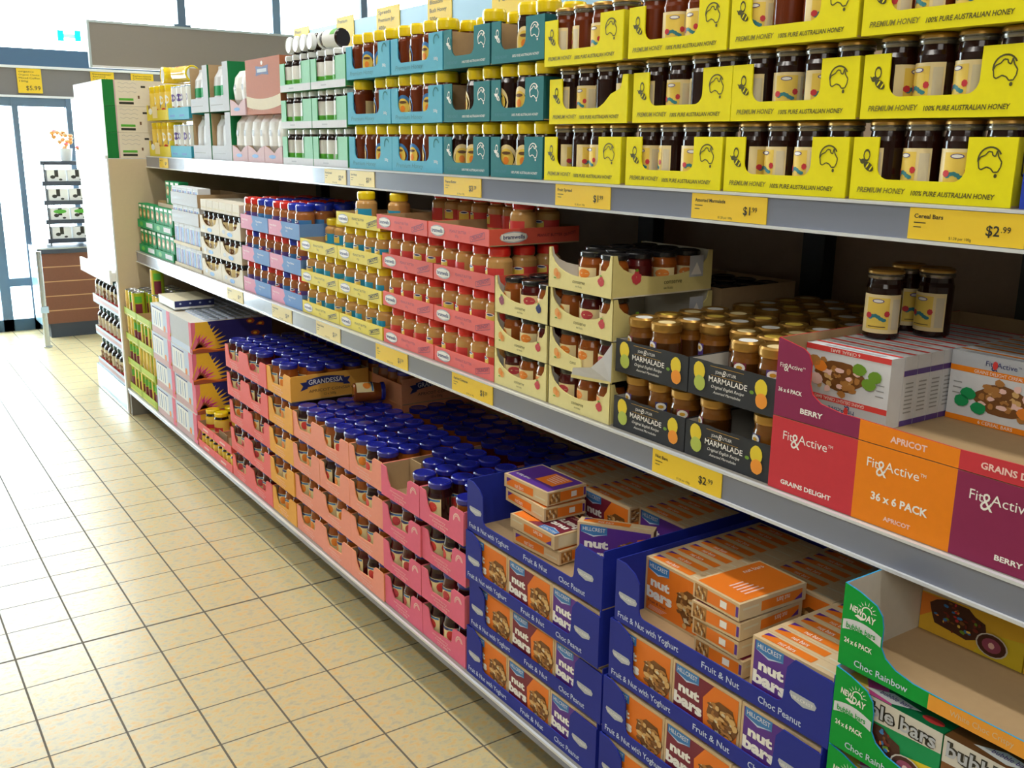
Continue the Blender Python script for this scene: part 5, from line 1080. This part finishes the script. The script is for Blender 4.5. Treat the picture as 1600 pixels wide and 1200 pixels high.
# green snack bar stack at the right edge
GW, GH, GP = 0.586, 0.1465, 0.1500
GPf = [(0, 0), (GW, 0), (GW, 0.026), (0.20, 0.026), (0.14, 0.028), (0.107, 0.035), (0.087, 0.047), (0.078, 0.062), (0.078, 0.096), (0.074, 0.115), (0.062, 0.129), (0.03, 0.1405), (0, GH)]
def green_dec(b, w, h):
    b.rect(0.168, 0.338, 0, 0.026, -0.0006, 'orange_card'); b.rect(0.338, w, 0, 0.026, -0.0006, 'aqua_edge')
    n = 10; top = [(0.003+0.0735*i/n, 0.080+0.009*math.sin(PI*i/n*0.9+0.3)) for i in range(n+1)]; b.flat(top+[(x, z-0.018) for x, z in top[::-1]], -0.0006, 'white_card')
    b.text('bubble bars', 0.010, 0.0705, 0.010, 'green_card', w=0.056, bold=0.02)
    b.text('NEW', 0.014, 0.104, 0.0105, 'white_ink', w=0.024, bold=0.03, ang=-0.1); b.text('DAY', 0.037, 0.097, 0.0115, 'white_ink', w=0.026, bold=0.03, ang=-0.1); b.flat([(0.024, 0.097), (0.036, 0.093), (0.044, 0.096), (0.030, 0.101)], -0.0009, 'white_ink')
    for i in range(7):
        a = 0.1+i*0.44; spike(b, 0.046+0.012*math.cos(a), 0.112+0.011*math.sin(a), a, 0.007, 0.0009, -0.0009, 'white_ink')
    b.ring(0.046, 0.110, 0.0105, 0.002, -0.0009, 'white_ink', 0.1, PI*0.95, 10)
    b.text('24 x 6 PACK', 0.009, 0.044, 0.0085, 'white_ink', w=0.054, bold=0.03)
    b.text('Choc Rainbow', 0.032, 0.009, 0.0115, 'ice_card', w=0.100, bold=0.01); b.text('White Choc Crispy', 0.205, 0.009, 0.0095, 'paper_cream', w=0.10)
def bub_front(v):
    def f(b, w, h):
        b.rect(0, w, 0, h, -0.0004, 'flower_yellow' if v == 0 else 'leaf_card' if v == 1 else 'nut_dark')
        b.flat([(0, h*0.62), (w, h*0.70), (w, h), (0, h)], -0.0007, 'inner_card')
        b.flat([(w*0.55, 0), (w, 0), (w, h*0.45), (w*0.7, h*0.38)], -0.0007, 'lemon')
        if v == 0: b.flat([(0, h*0.2), (w*0.35, h*0.62), (0, h*0.6)], -0.0008, 'label_orange')
        b.text('bubble bars', w*0.03, h*0.73, h*0.20, 'ink', w=w*0.92, bold=0.09); b.text('bubble bars', w*0.03, h*0.73, h*0.20, 'silver_ink', w=w*0.92, bold=0.02, y=-0.0016)
        b.ell(w*0.36, h*0.38, w*0.27, h*0.25, -0.0012, 'choc', 16, 0.12)
        rr = random.Random(4+v)
        for i in range(40):
            a = rr.uniform(0, 2*PI); q = math.sqrt(rr.random())
            b.ell(w*(0.36+0.25*q*math.cos(a)), h*(0.38+0.22*q*math.sin(a)), w*rr.uniform(0.012, 0.03), h*rr.uniform(0.015, 0.035), -0.0015-i*0.00004, rr.choice(['choc_red', 'choc', 'choc_red', 'nut_dark', 'red_ink', 'label_yellow', 'label_blue', 'leaf_ink', 'label_orange']), 6, 0.2)
        b.ell(w*0.72, h*0.22, w*0.15, h*0.18, -0.0034, 'inner_card', 16); b.ell(w*0.72, h*0.22, w*0.135, h*0.163, -0.0037, 'choc', 16); b.ell(w*0.72, h*0.22, w*0.09, h*0.11, -0.0040, 'plum_ink', 14); b.ell(w*0.72, h*0.22, w*0.03, h*0.05, -0.0043, 'pale_ink', 8)
    return f
BW, BH, BD = 0.190, 0.117, 0.046
def bub_mesh(v):
    def f(b):
        q = MB(); q.box(0, BW, 0, BD, 0, BH, ['lemon', 'leaf_card', 'nut_dark'][v]); bub_front(v)(q, BW, BH)
        t = MB()
        t.rect(0, BW, 0, BD, 0, ['flower_yellow', 'leaf_side', 'nut_dark'][v])
        if v < 2: t.flat([(0, 0), (BW*0.3, 0), (BW*0.1, BD), (0, BD)], -0.0003, 'label_yellow'); t.flat([(BW*0.1, BD), (BW*0.3, 0), (BW*0.52, 0), (BW*0.32, BD)], -0.0003, 'hot_pink')
        t.flat([(BW*0.2, BD*0.3), (BW*0.5, BD*0.1), (BW*0.72, BD*0.55), (BW*0.42, BD*0.75)], -0.0006, 'white_ink'); t.text('bubble bars', BW*0.34, BD*0.35, BD*0.25, 'purple_ink', w=BW*0.3, y=-0.0010); t.ell(BW*0.85, BD*0.4, BW*0.1, BD*0.2, -0.0006, 'label_red', 12)
        q.merge(t, Matrix.Translation((0, 0, BH+0.0005)) @ Matrix.Rotation(-PI/2, 4, 'X'))
        b.merge(q, Matrix.Translation((-BW/2, -BD/2, -BH/2)))
    return cached(('bub', v), f, 'snack_bar_box')
for t in range(5):
    zz = Z1+GP*t; xo = XL+[0, 0.002, 0, -0.003, 0.003][t]; yl = [0.915, 0.915, 0.913, 0.911, 0.914][t]
    tray('green', GW, TD, GH, GPf, 'green_card', 'aqua_edge', green_dec, xo, yl, zz, f"green and orange cut-front snack tray, {TIER[5][t]}, stack at right edge", 'tray', 'snack_bar_tray', 'green snack bar trays', inner='inner_card', floor='kraft')
    for k in range(3):
        for r in range(3 if t == 4 else 1):
            x = xo+(0.009 if t < 4 else 0.222)+BD/2+r*(BD+0.0008); v = [1, 2, 0][k] if t < 4 else 0
            tag(obj('snack_bar_box', bub_mesh(v), (x, yl-0.0045-BW/2-k*0.1925, zz+0.0036+BH/2), (0, 0, RF)), f"{['yellow','green','dark brown'][v]} snack bar box, {side_of(k,3)} file, {'row '+str(r+1) if t == 4 else 'front'}, green stack {TIER[5][t]}", 'box', 'snack bar boxes in the green trays')
# ================================================================== beyond the end panel
def endcap():
    b = MB(); b.box(0.0, 0.9, 6.008, 6.85, 0, 0.15, 'plinth_blue'); o = tag(obj('end_display_unit', b.mesh('plinth')), 'white display unit with bottles and cartons behind the beige end panel', 'shelf')
    b = MB(); b.box(0.88, 0.90, 6.008, 6.85, 0.15, 1.5, 'end_beige'); obj('back_board', b.mesh('back_board'), parent=o)
    for z in (0.80, 1.455):
        b = MB(); b.box(-0.03 if z < 1 else 0.0, 0.88, 6.008, 6.85, z, z+0.05, 'plank_white'); s = obj('shelf_board', b.mesh('shelf_board'), parent=o)
        b = MB(); b.box(-0.045 if z < 1 else -0.012, -0.031 if z < 1 else -0.001, 6.008, 6.85, z-0.02, z+0.065, 'plank_white'); obj('shelf_lip', b.mesh('shelf_lip'), parent=s)
endcap()
for t in range(3):
    zz = 0.151+0.212*t
    def sd(b, w, h): b.rect(0, w, h*0.3, h*0.7, -0.0006, 'mauve_card')
    tray('sauce', 0.74, 0.35, 0.055, [(0, 0), (0.74, 0), (0.74, 0.055), (0, 0.055)], 'ice_card', 'grey_card', sd, 0.005, 6.80, zz, f"pale tray of dark sauce bottles beyond the end panel, {TIER[3][t]}", 'tray', 'bottle_tray', 'bottle trays beyond the end panel')
    for k in range(7):
        jar('sauce', 0.058, 6.80-0.055-0.104*k, zz+0.0035, f"dark sauce bottle with pale label beyond the end panel, {ORD[k]} from left, {TIER[3][t]}", 'sauce bottles beyond the end panel', rz=random.uniform(-0.5, 0.5), cat='bottle')
def wbox_dec(b, w, h): b.rect(w*0.48, w*0.5, h*0.2, h, -0.0006, 'grey_ink')
for k in range(2):
    for t in range(2):
        b = MB(); b.box(0, 0.41, 0, 0.5, 0, 0.298, 'plank_white'); b.rect(0.05, 0.36, 0.03, 0.032, -0.0006, 'silver_ink')
        tag(obj('white_carton', b.mesh('white_carton'), (0.003, 6.84-0.412*k, 0.851+0.30*t), (0, 0, RF)), f"plain white carton glaring in daylight beyond the end panel, {side_of(k,2)} column, {TIER[2][t]}", 'box', 'white cartons beyond the end panel')
for t in range(3):
    h = 0.1435; b = MB(); b.box(0, 0.80, 0, 0.46, 0, h, 'plank_white')
    b.rect(0.38, 0.384, 0.02, h, -0.0006, 'grey_ink')
    q = MB(); d = 0.46
    q.rect(0, 0.062, 0, h, -0.0005, 'grass_card'); q.rect(0.062, 0.070, 0, h, -0.0005, 'mauve_card'); q.rect(0.070, d, 0, h, -0.0005, 'milk_card'); q.rect(0.085, 0.165, h*0.22, h*0.31, -0.0009, 'label_green'); q.rect(0.085, 0.165, h*0.08, h*0.17, -0.0009, 'ink'); q.rect(0.21, 0.235, h*0.72, h*0.80, -0.0009, 'ink'); q.rect(0.19, 0.20, h*0.3, h*0.42, -0.0009, 'brown_ink')
    for i in range(3): stroke(q, [(0.085+0.01*j, h*(0.88-0.16*i)+0.004*math.sin(j*1.7+i)) for j in range(11)], 0.0015, -0.0009, 'grey_ink', False)
    b.merge(q, Matrix.Translation((0.80, 0, 0)) @ SIDE)
    tag(obj('tea_carton', b.mesh('tea_carton'), (0.003, 6.808, 1.506+0.1445*t), (0, 0, RF)), f"white carton with green end stripe, far end of top shelf, {TIER[3][t]}", 'box', 'white and green cartons at the far end')
# packing counter and rack by the doors
ct = tag(obj('packing_counter', None, (0, 8.7, 0)), 'brown slatted counter with dark plinth standing by the glass doors', 'counter')
def cpart(name, boxes, parent=ct):
    b = MB()
    for q in boxes: b.box(*q)
    return obj(name, b.mesh(name), parent=parent)
cpart('slatted_front', [(0.0, 0.95, 0.0, 0.02, 0.12, 0.70, 'wood_slat')]+[(0.0, 0.95, -0.003, 0.0, z, z+0.008, 'wood_line') for z in (0.225, 0.345, 0.465, 0.585)])
cpart('plinth', [(0.02, 0.95, 0.02, 0.40, 0, 0.12, 'counter_dark')]); cpart('counter_top', [(-0.03, 0.97, -0.02, 0.42, 0.70, 0.745, 'counter_dark'), (-0.03, 0.97, -0.024, -0.02, 0.735, 0.747, 'steel')])
cpart('side_panel', [(-0.03, -0.005, 0.02, 0.40, 0.10, 0.70, 'plinth_blue'), (0.95, 0.97, 0.02, 0.40, 0.0, 0.70, 'wood_slat'), (0.0, 0.95, 0.38, 0.40, 0.12, 0.70, 'counter_dark')])  # pale left side has the glare painted into its colour
b = MB(); b.lathe([(0.022, 0, 'steel'), (0.022, 0.76, 'steel')], 12); b.box(-0.03, 0.03, -0.03, 0.03, 0.28, 0.33, 'steel'); b.lathe([(0.035, 0, 'steel'), (0.035, 0.012, 'steel')], 12)
tag(obj('metal_post', b.mesh('metal_post'), (-0.075, 8.32, 0)), 'slim steel post standing on the floor before the counter', 'post')
rk = tag(obj('packet_rack', None, (0.10, 8.82, 0.748)), 'black tiered rack of white packets on the counter', 'rack')
for x in (0.0, 0.50):
    b = MB(); b.box(x, x+0.012, 0, 0.2, 0, 0.655, 'black_lid'); obj('rack_side', b.mesh('rack_side'), parent=rk)
for t in range(4):
    b = MB(); b.box(-0.02, 0.53, -0.02, 0.2, 0.025+0.155*t, 0.045+0.155*t, 'black_lid'); b.box(-0.02, 0.53, -0.025, -0.02, 0.025+0.155*t, 0.060+0.155*t, 'counter_dark'); obj('rack_shelf', b.mesh('rack_shelf'), parent=rk)
b = MB(); b.box(-0.02, 0.53, -0.02, 0.2, 0.655, 0.685, 'counter_dark'); obj('rack_top', b.mesh('rack_top'), parent=rk)
def pk_dec(b, w, h): b.rect(w*0.4, w*0.6, h*0.45, h, -0.0007, 'ink'); b.ell(w*0.3, h*0.45, w*0.14, h*0.14, -0.0009, 'ink', 8); b.ell(w*0.7, h*0.25, w*0.1, h*0.08, -0.0009, 'ink', 8)
def pkg_dec(b, w, h): pk_dec(b, w, h); b.ell(w*0.5, h*0.75, w*0.35, h*0.16, -0.0011, 'label_green', 10)
for t in range(4):
    for k in range(3): pack(('rk', t == 1), 'coffee_packet', 0.145, 0.105, 0.1, pkg_dec if t == 1 else pk_dec, 'label_white', 0.10+0.095+0.158*k, 8.87, 0.748+0.0465+0.155*t, f"white packet on the counter rack, {ORD[k]} from left, {['lowest','second','third','uppermost'][t]} shelf", 'white packets on the counter rack', tilt=(0, 0, 0))
# blurred flowers standing on the rack
b = MB(); b.lathe([(0.04, 0, 'label_white'), (0.055, 0.1, 'label_white')], 12); fp = tag(obj('flower_bunch', b.mesh('flower_wrap'), (0.30, 8.92, 1.434)), 'bunch of pink and orange flowers in pale wrap standing on the rack', 'flowers')
b = MB(); rr = random.Random(2)
for i in range(16):
    a = rr.uniform(0, 2*PI); r = rr.uniform(0.01, 0.10); z = rr.uniform(0.10, 0.24)
    b.lathe([(0.006, z-0.02, 'peach'), (0.022, z, rr.choice(['flower_pink', 'peach', 'paper_cream'])), (0.012, z+0.014, 'flower_pink')], 8, c=(r*math.cos(a), r*math.sin(a), 0))
obj('blossoms', b.mesh('blossoms'), parent=fp)
